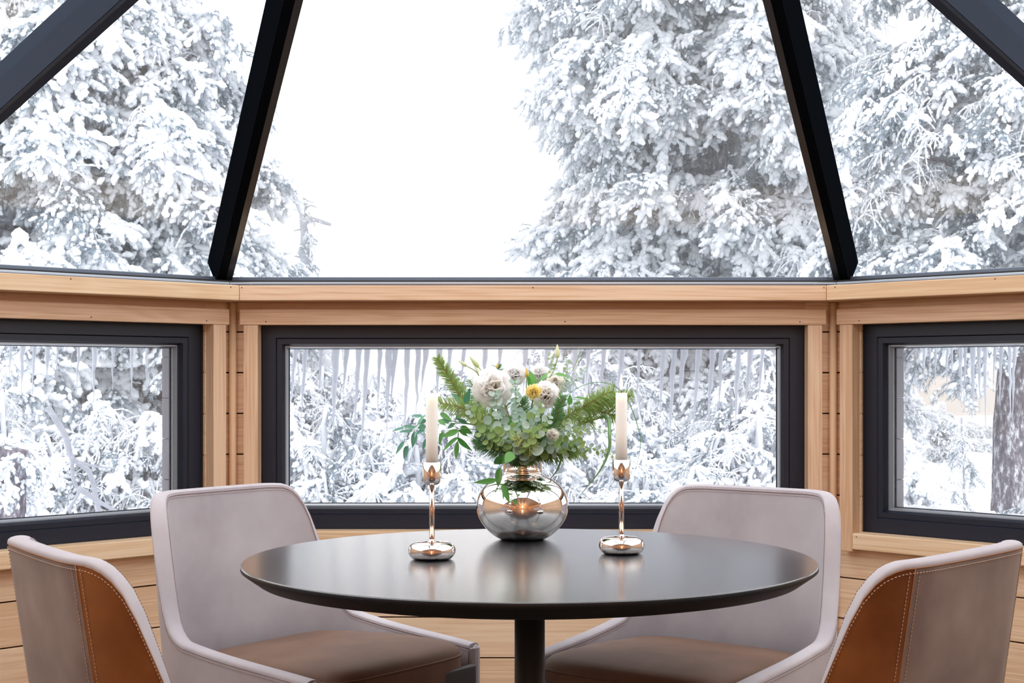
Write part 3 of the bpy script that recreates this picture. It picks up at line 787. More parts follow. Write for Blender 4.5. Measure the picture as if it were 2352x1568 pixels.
# ------------------------------------------------------------------ snow-laden boughs: shapes repeated inside one tree crown
rng = np.random.default_rng(7)
def ico(sub):
    bm = bmesh.new(); bmesh.ops.create_icosphere(bm, subdivisions=sub, radius=1.0)
    v = np.array([x.co[:] for x in bm.verts]); f = np.array([[q.index for q in p.verts] for p in bm.faces]); bm.free(); return v, f
ICO2 = ico(2); ICO1 = ico(1)
class Soup:
    def __init__(s): s.v = []; s.f = []; s.m = []; s.n = 0
    def add(s, v, f, mi):
        s.v.append(np.asarray(v, float)); s.f.append(np.asarray(f)+s.n); s.m.append(np.full(len(f), mi)); s.n += len(v)
    def blob(s, p, r, d=None, mi=0, base=ICO2, nz=.28):
        v = base[0].copy()
        ph = rng.uniform(0, 6.28, 3)
        k = 1+nz*(np.sin(3*v[:, 0]+ph[0])*np.sin(3*v[:, 1]+ph[1])+.6*np.sin(5*v[:, 2]+4*v[:, 0]+ph[2]))
        v = v*k[:, None]*np.asarray(r)
        if d is not None:
            q = Vector(d).to_track_quat('X', 'Z').to_matrix(); v = v @ np.array(q).T
        s.add(v+np.asarray(p), base[1], mi)
    def tube(s, pts, r0, r1, mi, n=4):
        m = len(pts); v, f = tube_vf(pts, [r0+(r1-r0)*i/(m-1) for i in range(m)], n, cap=False)
        tri = [(a, b, c) for a, b, c, d in f]+[(a, c, d) for a, b, c, d in f]
        s.add(v, tri, mi)
    def needles(s, pts, n, ln, w, mi, down=.3, rad=1.0):
        """thin blades standing off a path"""
        P_ = np.array([tuple(p) for p in pts]); m = len(P_)
        t = rng.uniform(0, m-1.001, n); i = t.astype(int); fr = (t-i)[:, None]
        base = P_[i]*(1-fr)+P_[i+1]*fr; tg = P_[i+1]-P_[i]; tg /= np.linalg.norm(tg, axis=1)[:, None]
        rd = rng.normal(size=(n, 3)); rd -= tg*(rd*tg).sum(1)[:, None]; rd /= np.linalg.norm(rd, axis=1)[:, None]
        d = rd*rad+tg*.8+np.array([0, 0, -down]); d /= np.linalg.norm(d, axis=1)[:, None]
        sd = np.cross(d, rng.normal(size=(n, 3))); sd /= np.linalg.norm(sd, axis=1)[:, None]
        l = ln*rng.uniform(.6, 1.2, n)[:, None]
        v = np.stack([base-sd*w/2, base+sd*w/2, base+d*l+sd*w*.2, base+d*l-sd*w*.2], 1).reshape(-1, 3)
        k = np.arange(n)*4
        s.add(v, np.concatenate([np.stack([k, k+1, k+2], 1), np.stack([k, k+2, k+3], 1)]), mi)
    def mesh(s, name, mats, smooth=True):
        v = np.concatenate(s.v); f = np.concatenate(s.f); mi = np.concatenate(s.m)
        me = bpy.data.meshes.new(name); me.vertices.add(len(v)); me.vertices.foreach_set('co', v.ravel())
        me.loops.add(f.size); me.loops.foreach_set('vertex_index', f.ravel().astype(np.int32))
        me.polygons.add(len(f)); me.polygons.foreach_set('loop_start', (np.arange(len(f))*3).astype(np.int32))
        me.polygons.foreach_set('material_index', mi.astype(np.int32)); me.polygons.foreach_set('use_smooth', [smooth]*len(f))
        me.update(calc_edges=True)
        for m_ in mats: me.materials.append(m_)
        return me

def bough(kind):
    """one bough about 0.5 m long: kind 0-1 heavy snow, 2 light snow with needles, 3 bare rimed twigs"""
    s = Soup()
    def path(p0, az, ln, droop, n=7, up=0.0):
        o = [Vector(p0)]; d = Vector((math.cos(az), math.sin(az), up)).normalized()
        for i in range(n):
            d = (d+Vector((0, 0, -droop/n))+Vector(rng.normal(size=3))*.10).normalized(); o.append(o[-1]+d*ln/n)
        return o
    main = path((0, 0, 0), 0, .42, .9)
    s.tube(main, .008, .004, 1 if kind < 3 else 2)
    subs = [main]
    nt = [9, 7, 9, 12][kind]
    for k in range(nt):
        t = rng.uniform(.15, 1); i = min(int(t*7), 6); p = main[i].lerp(main[i+1], t*7-i)
        az = rng.choice((-1, 1))*rng.uniform(.3, 1.2)
        subs.append(path(p, az, rng.uniform(.14, .28), rng.uniform(.6, 2.0), 5, rng.uniform(-.2, .35)))
    for q in subs[1:]: s.tube(q, .005, .003, 1 if kind < 3 else 2)
    for j, q in enumerate(subs):
        if kind < 3:
            s.needles(q, [64, 84, 110][kind], .044, .0034, 1, .3)
            if kind == 2: s.needles(q, 40, .034, .0036, 2, .0)
        else:
            s.needles(q, 16, .02, .003, 2, .1)
        # snow lying along the upper side of each twig
        m = len(q)
        if kind < 2:
            for i in range(1, m):
                if rng.random() < (.88 if kind == 0 else .62):
                    d = (q[i]-q[i-1]); r = rng.uniform(.016, .036)*(1.3 if j == 0 else 1.0)*(1.15 if kind == 0 else .85)
                    s.blob(q[i]+Vector((0, 0, r*.55)), (max(d.length*.75, r*1.3), r, r*.8), d, 0)
                    if rng.random() < .5:
                        o_ = Vector(rng.normal(size=3))*.02; s.blob(q[i]+o_+Vector((0, 0, r*.4)), (r*.8, r*.6, r*.55), d, 0, ICO1)
        elif kind == 2:
            for i in range(1, m):
                if rng.random() < .5:
                    r = rng.uniform(.012, .026); s.blob(q[i]+Vector((0, 0, r*.5)), (r*1.6, r, r*.8), q[i]-q[i-1], 0, ICO1)
        else:
            for i in range(1, m):
                d = q[i]-q[i-1]; s.blob(q[i]-d*.5+Vector((0, 0, .006)), (d.length*.6, .008, .009), d, 0, ICO1)
    # a cushion of snow over the root end
    if kind == 0:
        for k in range(3): s.blob(main[1+k]+Vector((0, rng.normal()*.03, .03)), (.07, .05, .036), None, 0)
    return s.mesh('bough', [M_snow, M_needle, M_twig])
PROTO = []
for k in (0, 0, 1, 1, 2, 2, 3, 3):
    o = bpy.data.objects.new('bough', bough(k)); PROTO.append(o)      # meshes only; never linked on their own

def scatter_group():
    ng = bpy.data.node_groups.new('snowy_boughs', 'GeometryNodeTree')
    ng.interface.new_socket('Geometry', in_out='INPUT', socket_type='NodeSocketGeometry')
    ng.interface.new_socket('Geometry', in_out='OUTPUT', socket_type='NodeSocketGeometry')
    N, L = ng.nodes, ng.links
    gi = N.new('NodeGroupInput'); go = N.new('NodeGroupOutput')
    mp = N.new('GeometryNodeMeshToPoints'); L.new(gi.outputs[0], mp.inputs[0])
    ip = N.new('GeometryNodeInstanceOnPoints'); L.new(mp.outputs[0], ip.inputs['Points'])
    g2i = N.new('GeometryNodeGeometryToInstance')
    for o in reversed(PROTO):
        oi = N.new('GeometryNodeObjectInfo'); oi.inputs['Object'].default_value = o; L.new(oi.outputs['Geometry'], g2i.inputs[0])
    L.new(g2i.outputs[0], ip.inputs['Instance'])
    ip.inputs['Pick Instance'].default_value = True
    def attr(nm, ty):
        a = N.new('GeometryNodeInputNamedAttribute'); a.data_type = ty; a.inputs['Name'].default_value = nm; return a
    a = attr('idx', 'INT'); L.new([x for x in a.outputs if x.enabled and x.name == 'Attribute'][0], ip.inputs['Instance Index'])
    a = attr('rot', 'FLOAT_VECTOR'); e = N.new('FunctionNodeEulerToRotation'); L.new([x for x in a.outputs if x.enabled and x.name == 'Attribute'][0], e.inputs[0]); L.new(e.outputs[0], ip.inputs['Rotation'])
    a = attr('scl', 'FLOAT_VECTOR'); L.new([x for x in a.outputs if x.enabled and x.name == 'Attribute'][0], ip.inputs['Scale'])
    L.new(ip.outputs[0], go.inputs[0])
    return ng
NG = scatter_group()
def foliage(name, pts, parent):
    """pts: list of (pos, az, pitch, roll, scale, idx)"""
    me = bpy.data.meshes.new(name); n = len(pts); me.vertices.add(n)
    me.vertices.foreach_set('co', np.array([tuple(p[0]) for p in pts]).ravel())
    a = me.attributes.new('rot', 'FLOAT_VECTOR', 'POINT'); a.data.foreach_set('vector', np.array([(p[3], p[2], p[1]) for p in pts], float).ravel())
    a = me.attributes.new('scl', 'FLOAT_VECTOR', 'POINT'); a.data.foreach_set('vector', np.array([(p[4],)*3 for p in pts], float).ravel())
    a = me.attributes.new('idx', 'INT', 'POINT'); a.data.foreach_set('value', np.array([p[5] for p in pts], np.int32))
    o = link(name, me, None, parent); o['kind'] = 'stuff'
    md = o.modifiers.new('boughs', 'NODES'); md.node_group = NG
    return o

def trunk_part(name, pts, rad, parent, n=14, bark=M_bark, rough=.12):
    pts = catmull(pts, 8); m = len(pts); rr = [rad[0]+(rad[1]-rad[0])*i/(m-1) for i in range(m)]
    v, f = tube_vf(pts, rr, n); v2 = []
    for x in v:
        q = Vector(x); c = noise.noise(q*6)*.6+noise.noise(q*17)*.4; i = min(range(m), key=lambda k: abs(pts[k].z-q.z) if abs(pts[0].z-pts[-1].z) > .5 else (pts[k]-q).length)
        v2.append(tuple(q+(q-pts[i])*rough*c))
    o = link(name, mesh(name, v2, f, True), bark, parent)
    return o

def make_tree(label, X, Y, zb, zt, lean, rad, crown, n_br, dens, weights, sc=1.0, az_bias=None, group=None, zlo=None, limbs=(), name='snowy_pine', seed=1, extra=(), clear=()):
    """crown(z, az) -> radius of the crown"""
    R = random.Random(seed)
    t = tag(empty(name, (X, Y, zb)), label, 'tree', group)
    tp = lambda z: Vector((lean[0]*(z-zb)+.10*math.sin(z*.9+seed), lean[1]*(z-zb), z-zb))
    trunk_part('trunk', [tp(zb+(zt-zb)*k/6) for k in range(7)], rad, t)
    pts = []; bv, bf = [], []
    zlo = zlo if zlo is not None else zb+1
    ex = list(extra)
    for k in range(n_br+len(ex)):
        z = zlo+(zt-zlo)*((k+R.random())/n_br); az = R.uniform(0, 2*math.pi)
        if k >= n_br: z, az = ex[k-n_br]
        elif az_bias is not None and R.random() < az_bias[1]: az = az_bias[0]+R.uniform(-1.2, 1.2)
        Lr = crown(z, az)*R.uniform(.78, 1.06)
        if Lr < .15: continue
        p = tp(z); d = Vector((math.cos(az), math.sin(az), R.uniform(.15, .5))); path = [p]; n = 8
        dro = R.uniform(.5, 1.15)
        for i in range(n):
            d = (d+Vector((R.gauss(0, .10), R.gauss(0, .10), -dro/n+R.gauss(0, .05)))).normalized(); path.append(path[-1]+d*Lr/n)
        if k % 2 == 0:
            tube_vf(path, [max(.035*(1-i/n)+.006, .006)*sc for i in range(n+1)], 6, bv, bf)
        nb = max(3, int(dens*Lr))
        for j in range(nb):
            s = R.uniform(.12, 1.0)**.8; i = min(int(s*n), n-1); q = path[i].lerp(path[i+1], s*n-i)
            dd = (path[i+1]-path[i]).normalized(); a = math.atan2(dd.y, dd.x)+R.gauss(0, .75)*(1.15-s*.5)
            q = q+Vector((R.gauss(0, .07), R.gauss(0, .07), R.gauss(0, .06)))*sc
            if zb+q.z < -.1: continue
            if any(x0 < q.x-tp(zb+q.z).x < x1 and z0 < zb+q.z < z1 and (q.y < .35) and R.random() < pr for x0, x1, z0, z1, pr in clear): continue
            pts.append((q, a, R.uniform(-.15, .65), R.gauss(0, .3), sc*R.uniform(.7, 1.25), R.choices(range(8), weights)[0]))
    if bv: link('branches', mesh('branches', bv, bf, True), M_bark, t)['kind'] = 'stuff'
    for lp, r0, r1 in limbs:
        trunk_part('limb', [Vector(q)-Vector((X, Y, zb)) for q in lp], (r0, r1), t, n=10, rough=.2)
    foliage('snow_laden_foliage', pts, t)
    return t, len(pts)

HEAVY = [3, 3, 3, 3, 1.6, 1.6, .5, .5]
MIXED = [2, 2, 2, 2, 2, 2, 1.5, 1.5]
LIGHTW = [1, 1, 2, 2, 3, 3, 1.5, 1.5]
def lerp_prof(tbl):
    xs = [a for a, b in tbl]; ys = [b for a, b in tbl]
    return lambda z: float(np.interp(z, xs, ys))
# big pine right of the middle of the view, 14 m off
prL = lerp_prof([(1.0, 1.4), (1.9, 1.55), (2.4, 1.5), (2.8, 1.55), (3.02, 1.5), (3.14, 1.05), (3.5, 1.0), (3.64, 1.4), (3.85, 1.85), (4.1, 1.85), (4.4, 2.0), (4.9, 1.95), (6.0, 1.6), (7.5, .4)])
prR = lerp_prof([(1.0, 1.1), (2.2, 1.05), (3.2, 1.0), (3.6, .9), (4.8, 1.2), (7.5, .4)])
def crown1(z, az):
    c = math.cos(az); return prL(z)*abs(c)+1.3*(1-abs(c)) if c < 0 else prR(z)*c+1.3*(1-c)
p_ = P(1668, 500, 14)
lim = []
for q, r0 in (([(1660, 390), (1590, 380), (1530, 400), (1480, 430)], .035), ([(1665, 330), (1600, 300), (1560, 340), (1530, 390), (1500, 440)], .05), ([(1660, 250), (1570, 260), (1520, 310), (1440, 360)], .045)):
    lim.append(([P(a, b, 14-.25*i) for i, (a, b) in enumerate(q)], r0, r0*.4))
T1 = make_tree('tall snow-laden pine filling the right half of the middle roof pane', p_.x-.02, 14, -.5, 7.6, (-.006, 0), (.125, .05), crown1, 190, 24, HEAVY, .84, (-math.pi/2, .45), 'snow-laden pines outside', .9, lim, seed=3, extra=[(1.9+3.6*k/46, math.pi+.42*math.sin(k*2.4)) for k in range(46)],
    clear=[(-.30, .26, 3.10, 3.58, .97), (-.28, .26, 2.0, 2.40, .95), (-.95, -.2, 2.92, 3.5, .88)])
# pine beyond the right-hand roof pane
p_ = P(2345, 500, 11.5)
prA = lerp_prof([(.9, 1.3), (2.0, 1.75), (3.0, 1.75), (3.6, 1.6), (4.5, 1.2), (6.5, .3)])
T2 = make_tree('thick-trunked snowy pine at the right edge of the view', p_.x, 11.5, -.4, 6.4, (-.004, 0), (.15, .05), lambda z, az: prA(z)*(.8+.2*abs(math.cos(az))), 120, 19, LIGHTW, .76, (-2.2, .4), 'snow-laden pines outside', 1.35, seed=11)
T2b = make_tree('slender snowy pine standing between the two large right-hand pines', 3.05, 16.5, -.6, 7.2, (.01, 0), (.09, .03), lambda z, az: 1.25*(1-(z/8.5)**3), 90, 15, MIXED, .95, None, 'snow-laden pines outside', .9, seed=17)
# pine on the left
p_ = P(62, 500, 11)
prC = lerp_prof([(.9, 1.5), (1.5, 1.75), (1.9, 1.68), (2.1, 1.60), (2.8, 1.60), (3.3, 1.52), (3.95, 1.30), (4.6, .9), (6.5, .35)])
T3 = make_tree('huge snow-laden pine filling the left roof pane', p_.x, 11, -.4, 6.4, (.012, 0), (.17, .06), lambda z, az: prC(z)*(1.0 if math.cos(az) > 0 else .8), 210, 22, HEAVY, .80, (-.9, .55), 'snow-laden pines outside', .95, seed=5, extra=[(1.8+1.7*k/20, .1+.35*math.sin(k*2.4)) for k in range(20)], clear=[(-.28, .24, 2.68, 3.0, .95), (-.28, .24, 2.15, 2.48, .95)])
# thinner trees further off to the left, seen past the big pine's edge
T3b = make_tree('smaller snowy pine behind the left-hand pine, beside the bare snag', P(600, 500, 15).x, 15, -.7, 2.25, (0, 0), (.07, .02), lambda z, az: .55*(1-(z/3.2)**3)+.08, 60, 16, MIXED, .9, None, 'snow-laden pines outside', .6, seed=23)

# bare snag
sx = P(700, 500, 20)
sn = tag(empty('dead_tree', (sx.x, 20, -.8)), 'bare rime-covered dead tree with one branch reaching right', 'tree')
def sp(px, py, D=20): return P(px, py, D)-Vector((sx.x, 20, -.8))
M_rime = plain('rime_bark', (.36, .38, .44), .9, bump=(20, .5), var=.3)
trunk_part('trunk', [sp(712, 1085), sp(708, 700), sp(702, 600), sp(700, 540), sp(694, 490), sp(702, 466)], (.095, .03), sn, bark=M_rime, rough=.3)
for q, r0 in (([(700, 512), (715, 503), (735, 508), (760, 516)], .042), ([(697, 495), (680, 482), (668, 482)], .018), ([(702, 530), (690, 527), (675, 530)], .014), ([(703, 562), (715, 560), (728, 562)], .014), ([(704, 585), (690, 590), (676, 588)], .014), ([(700, 482), (712, 472), (727, 476)], .014)):
    trunk_part('branch', [sp(a, b) for a, b in q], (r0, r0*.5), sn, n=8, bark=M_rime, rough=.3)
R = random.Random(9); pts = []
for k in range(60):
    py = R.uniform(470, 720); px = 700+R.gauss(0, 9)+(R.uniform(0, 55) if 500 < py < 520 and k % 3 else 0)
    pts.append((sp(px, py), R.uniform(0, 6.28), R.uniform(-.2, 1.0), 0, R.uniform(.25, .5), R.choice((4, 6, 7, 5))))
foliage('snow_laden_foliage', pts, sn)

# ------------------------------------------------------------------ snow-covered thicket seen through the low windows
def shrub(label, x, y, w, h, n, weights, sc, seed, d=None, zb=None):
    R = random.Random(seed); zb = ground_z(x, y)-.03 if zb is None else zb
    t = tag(empty('snowy_shrub', (x, y, zb)), label, 'shrub', 'snow-covered shrubs outside the low windows')
    bv, bf = [], []; pts = []; d = d or w*.7
    for k in range(max(6, n//14)):
        a = R.uniform(0, 6.28); rr = R.random()**.5; tx, ty = w*rr*math.cos(a), d*rr*math.sin(a); hh = h*math.sqrt(max(0, 1-rr*rr*.8))*R.uniform(.6, 1.0)
        p0 = Vector((tx*.35, ty*.35, 0)); mid = Vector((tx*.7+R.gauss(0, .05), ty*.7+R.gauss(0, .05), hh)); p1 = Vector((tx*1.1, ty*1.1, hh*R.uniform(.45, .9)))
        path = catmull([p0, mid, p1], 6); tube_vf(path, [.022-.015*i/(len(path)-1) for i in range(len(path))], 6, bv, bf)
        for j in range(14):
            s = R.uniform(.1, 1)*(len(path)-1.01); i = int(s); q = path[i].lerp(path[i+1], s-i); dd = (path[i+1]-path[i])
            pts.append((q, math.atan2(dd.y, dd.x)+R.gauss(0, 1.1), R.uniform(-.3, .9), R.gauss(0, .3), sc*R.uniform(.6, 1.2), R.choices(range(8), weights)[0]))
    link('branches', mesh('branches', bv, bf, True), M_twig, t)['kind'] = 'stuff'
    foliage('snow_laden_foliage', pts, t)
    return len(pts)
TH_ = [2, 2, 2, 2, 1, 1, 3, 3]
specs = [
 ('low shrub bowed under snow, left end of the middle low window', -1.25, 8.2, .75, 1.25),
 ('snowy shrub behind the left candle', -.55, 7.6, .6, 1.05),
 ('rounded snow-covered shrub behind the vase', .05, 8.4, .65, 1.15),
 ('snow-covered shrub behind the right candle', .62, 7.4, .6, .95),
 ('snow-heaped shrub, right end of the middle low window', 1.3, 8.0, .7, 1.15),
 ('taller tangled shrub far behind the vase', .3, 10.2, 1.0, 1.45),
 ('taller tangled shrub far behind the left candle', -1.6, 10.6, .9, 1.5),
 ('taller tangled shrub far behind the right-hand chair', 1.7, 10.4, .9, 1.4),
 ('tangled snowy shrub at the right edge of the left low window', -2.35, 8.6, .75, 1.2),
 ('snowy shrub at the foot of the left-hand pine', -3.0, 8.3, .55, 1.15),
 ('distant snow-covered shrub seen at the left border of the view', -4.6, 10.5, 1.1, 1.5),
 ('distant tangled shrub behind the left low window', -3.4, 11.8, 1.2, 1.7),
 ('small snowy sapling at the left edge of the right low window', 2.12, 8.3, .28, 1.15),
 ('low snow-covered clump seen low in the right low window', 2.65, 9.5, .5, .35),
 ('low snowy clump at the foot of the thick-trunked pine', 3.5, 10.3, .6, .45)]
specs += [('far low snowy clump on the snowfield below the peach glow', 7.1, 24.0, .9, .30),
 ('farthest low snowy clump on the snowfield in the right low window', 8.9, 30.0, 1.0, .45),
 ('tiny pointed snowy spruce far out on the snowfield', 6.1, 21.5, .28, .95)]
tot = 0
for i, (lb, x, y, w_, h_) in enumerate(specs):
    tot += shrub(lb, x, y, w_, h_, int(480*w_*h_+80), TH_, .50, 40+i)

# crooked bare limbs seen through the left low window
lt = tag(empty('fallen_branch', P(150, 1180, 6.6)), 'crooked bare branch arching outside the left low window', 'branch'); o0 = P(150, 1180, 6.6)
for q, r0 in (([(110, 935), (150, 1000), (165, 1050), (205, 1085), (222, 1150), (228, 1200), (234, 1420)], .016), ([(165, 1050), (168, 1100), (180, 1130), (160, 1170), (170, 1190)], .010), ([(180, 1060), (215, 1070), (265, 1075)], .007), ([(180, 1120), (225, 1150), (270, 1175)], .014)):
    trunk_part('limb', [P(a, b, 6.6+.05*i)-o0 for i, (a, b) in enumerate(q)], (r0, r0*.6), lt, n=8, bark=M_rime, rough=.2)
# stout trunks standing behind the low windows
for lb, px, D, r_, top in (('stout snowy stump-like trunk in the left low window', 22, 7.2, .085, .72), ('thin snow-dusted trunk behind the left candle', 1045, 8.9, .045, 1.1), ):
    q = P(px, 1000, D); tk = tag(empty('tree_trunk', (q.x, D, -.3)), lb, 'tree trunk')
    trunk_part('trunk', [Vector((0, 0, 0)), Vector((.01, 0, .5)), Vector((-.01, 0, top)), Vector((.02, 0, top+.3))], (r_*1.15, r_*.9), tk, n=24, rough=.25)
    R = random.Random(int(px)); foliage('snow_laden_foliage', [(Vector((R.gauss(0, r_), R.gauss(0, r_)-.02, top+.25+R.uniform(-.1, .12))), R.uniform(0, 6.28), R.uniform(.1, 1), 0, R.uniform(.3, .6), R.choice((0, 1, 2, 3))) for k in range(24)], tk)

sap = P(2212, 1000, 9.2)
sg_ = tag(empty('bare_sapling', (sap.x, 9.2, -.2)), 'hair-thin rimed sapling standing alone in the right low window', 'sapling')
trunk_part('trunk', [Vector((0, 0, 0)), Vector((.01, 0, .5)), Vector((-.01, 0, 1.02))], (.012, .005), sg_, n=6, bark=M_rime)
R = random.Random(31); foliage('snow_laden_foliage', [(Vector((R.gauss(0, .03), R.gauss(0, .03), R.uniform(.05, 1.0))), R.uniform(0, 6.28), R.uniform(-.2, 1.0), 0, R.uniform(.14, .3), R.choice((4, 5, 6, 7))) for k in range(60)], sg_)

# ------------------------------------------------------------------ icicles under the eave
def ice_mat():
    m, N, L, b = mat('ice')
    b.inputs['Base Color'].default_value = (.84, .88, .94, 1); b.inputs['Roughness'].default_value = .25; b.inputs['Specular IOR Level'].default_value = .4
    o = N['Material Output']; tl = N.new('ShaderNodeBsdfTranslucent'); tl.inputs[0].default_value = (.80, .84, .91, 1)
    tr = N.new('ShaderNodeBsdfTransparent'); m1_ = N.new('ShaderNodeMixShader'); m2_ = N.new('ShaderNodeMixShader')
    m1_.inputs[0].default_value = .5; L.new(b.outputs[0], m1_.inputs[1]); L.new(tl.outputs[0], m1_.inputs[2])
    m2_.inputs[0].default_value = .22; L.new(m1_.outputs[0], m2_.inputs[1]); L.new(tr.outputs[0], m2_.inputs[2]); L.new(m2_.outputs[0], o.inputs[0])
    return m
M_ice = ice_mat()
def icicle(x, y, z, ln, r, seed, dx):
    R = random.Random(seed); n = 14; v, f = [], []
    pts = []; rr = []
    for i in range(n+1):
        t = i/n; pts.append(Vector((dx*t+R.gauss(0, .0012), R.gauss(0, .001), -ln*t))); rr.append(max(r*(1-t**1.6)*(1+.13*math.sin(t*26+seed)+R.uniform(-.06, .06)), .0012))
    tube_vf(pts, rr, 9, v, f); return link('icicle', mesh('icicle', v, f, True), M_ice, None, Matrix.Translation((x, y, z)))
def ordinal(k):
    names = ['first', 'second', 'third', 'fourth', 'fifth', 'sixth', 'seventh', 'eighth', 'ninth', 'tenth', 'eleventh', 'twelfth', 'thirteenth', 'fourteenth', 'fifteenth', 'sixteenth', 'seventeenth', 'eighteenth', 'nineteenth', 'twentieth', 'twenty-first', 'twenty-second', 'twenty-third', 'twenty-fourth', 'twenty-fifth', 'twenty-sixth', 'twenty-seventh', 'twenty-eighth', 'twenty-ninth', 'thirtieth', 'thirty-first', 'thirty-second', 'thirty-third', 'thirty-fourth']
    return names[k]
R = random.Random(4)
mid_px = [(690, 930), (712, 960), (748, 905), (775, 1010), (808, 900), (832, 985), (851, 1060), (876, 940), (898, 990), (918, 925), (941, 1020), (965, 950), (990, 900), (1015, 930), (1045, 905), (1080, 885), (1120, 900), (1160, 880), (1215, 905), (1262, 900), (1330, 930), (1362, 890), (1395, 950), (1440, 960), (1475, 930), (1530, 965), (1555, 1020), (1580, 940), (1612, 1000), (1645, 985), (1662, 940), (1702, 990), (1735, 925), (1762, 915)]
OE = .30
for i, (px, pyb) in enumerate(mid_px):
    y = WD+OE; p = P(px, 800, y); zb = EYE-(pyb-HY)/FPX*y; z0 = 1.340
    o = icicle(p.x, y, z0, z0-zb, R.uniform(.010, .0165), i, R.uniform(-.035, -.01))
    tag(o, 'long cloudy icicle outside the middle low window, %s from its left end' % ordinal(i), 'icicle', 'icicles along the eave')
def on_wall(M, px, o):
    """u where the ray through px meets the wall's plane at offset o"""
    a = M @ Vector((0, o, 0)); b = M @ Vector((1, o, 0)); r = (px-CX)/FPX; d = b-a
    return (r*a.y-a.x)/(d.x-r*d.y)
def side_ice(M, lst, side, lab):
    for i, (px, pyb) in enumerate(lst):
        u = on_wall(M, px, OE); q = M @ Vector((u, OE, 0)); zb = EYE-(pyb-HY)/FPX*q.y; z0 = 1.340
        o = icicle(q.x, q.y, z0, z0-zb, R.uniform(.007, .012) if side > 0 else R.uniform(.008, .015), 50+i+side*20, R.uniform(-.015, .005))
        tag(o, lab % ordinal(i), 'icicle', 'icicles along the eave')
side_ice(MR, [(2124, 878), (2140, 865), (2152, 884), (2175, 905), (2184, 860), (2205, 935), (2220, 930), (2234, 960), (2247, 945), (2262, 985), (2290, 900), (2305, 930), (2318, 960), (2336, 960)], 1, 'sharp grey icicle outside the right low window, %s from its left end')
side_ice(ML, [(30, 860), (55, 900), (84, 905), (112, 880), (140, 850), (185, 900), (222, 925), (262, 895), (300, 910), (338, 880)], -1, 'whitish icicle outside the left low window, %s from its left end')

# snow lying on the outer sills
for nm, M, a, b, hh in (('sill_snow', MR, .13, SIDE-.13, .022), ('sill_snow', ML, -SIDE+.13, -.13, .010), ('sill_snow', MC, -.82, .82, .008)):
    nx, ny = 90, 8; v = []; f = []
    for j in range(ny+1):
        for i in range(nx+1):
            u = a+(b-a)*i/nx; o_ = .108+.14*j/ny; e = min(1, 3*(j/ny)+.35)*min(1, 4*(1-j/ny)+.1)
            v.append((u, o_, z0_ if False else .632+.016+hh*e*(1+.5*noise.noise(Vector((u*9, o_*9, hh*100)))+.3*noise.noise(Vector((u*45, o_*45, 0))))))
    for j in range(ny):
        for i in range(nx): f.append((j*(nx+1)+i, j*(nx+1)+i+1, (j+1)*(nx+1)+i+1, (j+1)*(nx+1)+i))
    o = link(nm, mesh(nm, v, f, True), M_snow, None, M); w_n = {id(MR): 'right', id(ML): 'left', id(MC): 'middle'}[id(M)]
    tag(o, 'thin ridge of snow on the outer sill of the %s low window' % w_n, 'snow', kind='stuff')

# thin freezing haze among the trees
hz = link('winter_haze', box_me('winter_haze', (-32, 5.6, -3), (32, 60, 14)), None)
hm = bpy.data.materials.new('haze'); hm.use_nodes = True; hN = hm.node_tree.nodes; hN.clear(); ho = hN.new('ShaderNodeOutputMaterial'); hv = hN.new('ShaderNodeVolumeScatter')
hv.inputs['Color'].default_value = (.93, .96, 1, 1); hv.inputs['Density'].default_value = .022; hm.node_tree.links.new(hv.outputs[0], ho.inputs['Volume']); hz.data.materials.append(hm)
tag(hz, 'thin pale freezing haze hanging among the trees outside', 'haze', kind='stuff')
# ------------------------------------------------------------------ the bouquet
def leafmat(name, c0, c1, rough=.4, trans=.35):
    m, N, L, b = mat(name)
    oi = N.new('ShaderNodeObjectInfo'); tc = N.new('ShaderNodeTexCoord'); nz = N.new('ShaderNodeTexNoise'); nz.inputs['Scale'].default_value = 60
    L.new(tc.outputs['Object'], nz.inputs['Vector'])
    ad = N.new('ShaderNodeMath'); ad.operation = 'MULTIPLY_ADD'; L.new(nz.outputs['Fac'], ad.inputs[0]); ad.inputs[1].default_value = .4; L.new(oi.outputs['Random'], ad.inputs[2])
    cr = N.new('ShaderNodeValToRGB'); L.new(ad.outputs[0], cr.inputs[0]); e = cr.color_ramp.elements
    e[0].position = .1; e[0].color = (*c0, 1); e[1].position = 1.2 if False else 1.0; e[1].color = (*c1, 1)
    L.new(cr.outputs[0], b.inputs['Base Color']); b.inputs['Roughness'].default_value = rough
    o = N['Material Output']; tl = N.new('ShaderNodeBsdfTranslucent'); mx = N.new('ShaderNodeMixShader'); mx.inputs[0].default_value = trans
    L.new(cr.outputs[0], tl.inputs[0]); L.new(b.outputs[0], mx.inputs[1]); L.new(tl.outputs[0], mx.inputs[2]); L.new(mx.outputs[0], o.inputs[0])
    return m
M_ruscus = leafmat('glossy_green_leaf', (.08, .30, .06), (.20, .50, .13), .32, .45)
M_rusdk = leafmat('blue_green_leaf', (.08, .28, .17), (.18, .44, .32), .35, .35)
M_euc = leafmat('silver_eucalyptus_leaf', (.33, .50, .42), (.58, .72, .66), .5, .35)
M_eucg = leafmat('green_eucalyptus_leaf', (.24, .42, .13), (.44, .58, .24), .5, .45)
M_fir = leafmat('fir_needle', (.17, .33, .07), (.40, .55, .18), .5, .35)
M_firdk = leafmat('dark_fir_needle', (.05, .18, .06), (.15, .33, .13), .5, .25)
M_firb = leafmat('blue_fir_needle', (.20, .38, .26), (.42, .60, .48), .5, .3)
M_stem = plain('green_stem', (.20, .32, .12), .5)
M_stemw = plain('woody_stem', (.35, .20, .09), .6)
M_petal = leafmat('white_petal', (.99, .97, .96), (1.0, .99, .99), .6, .75)
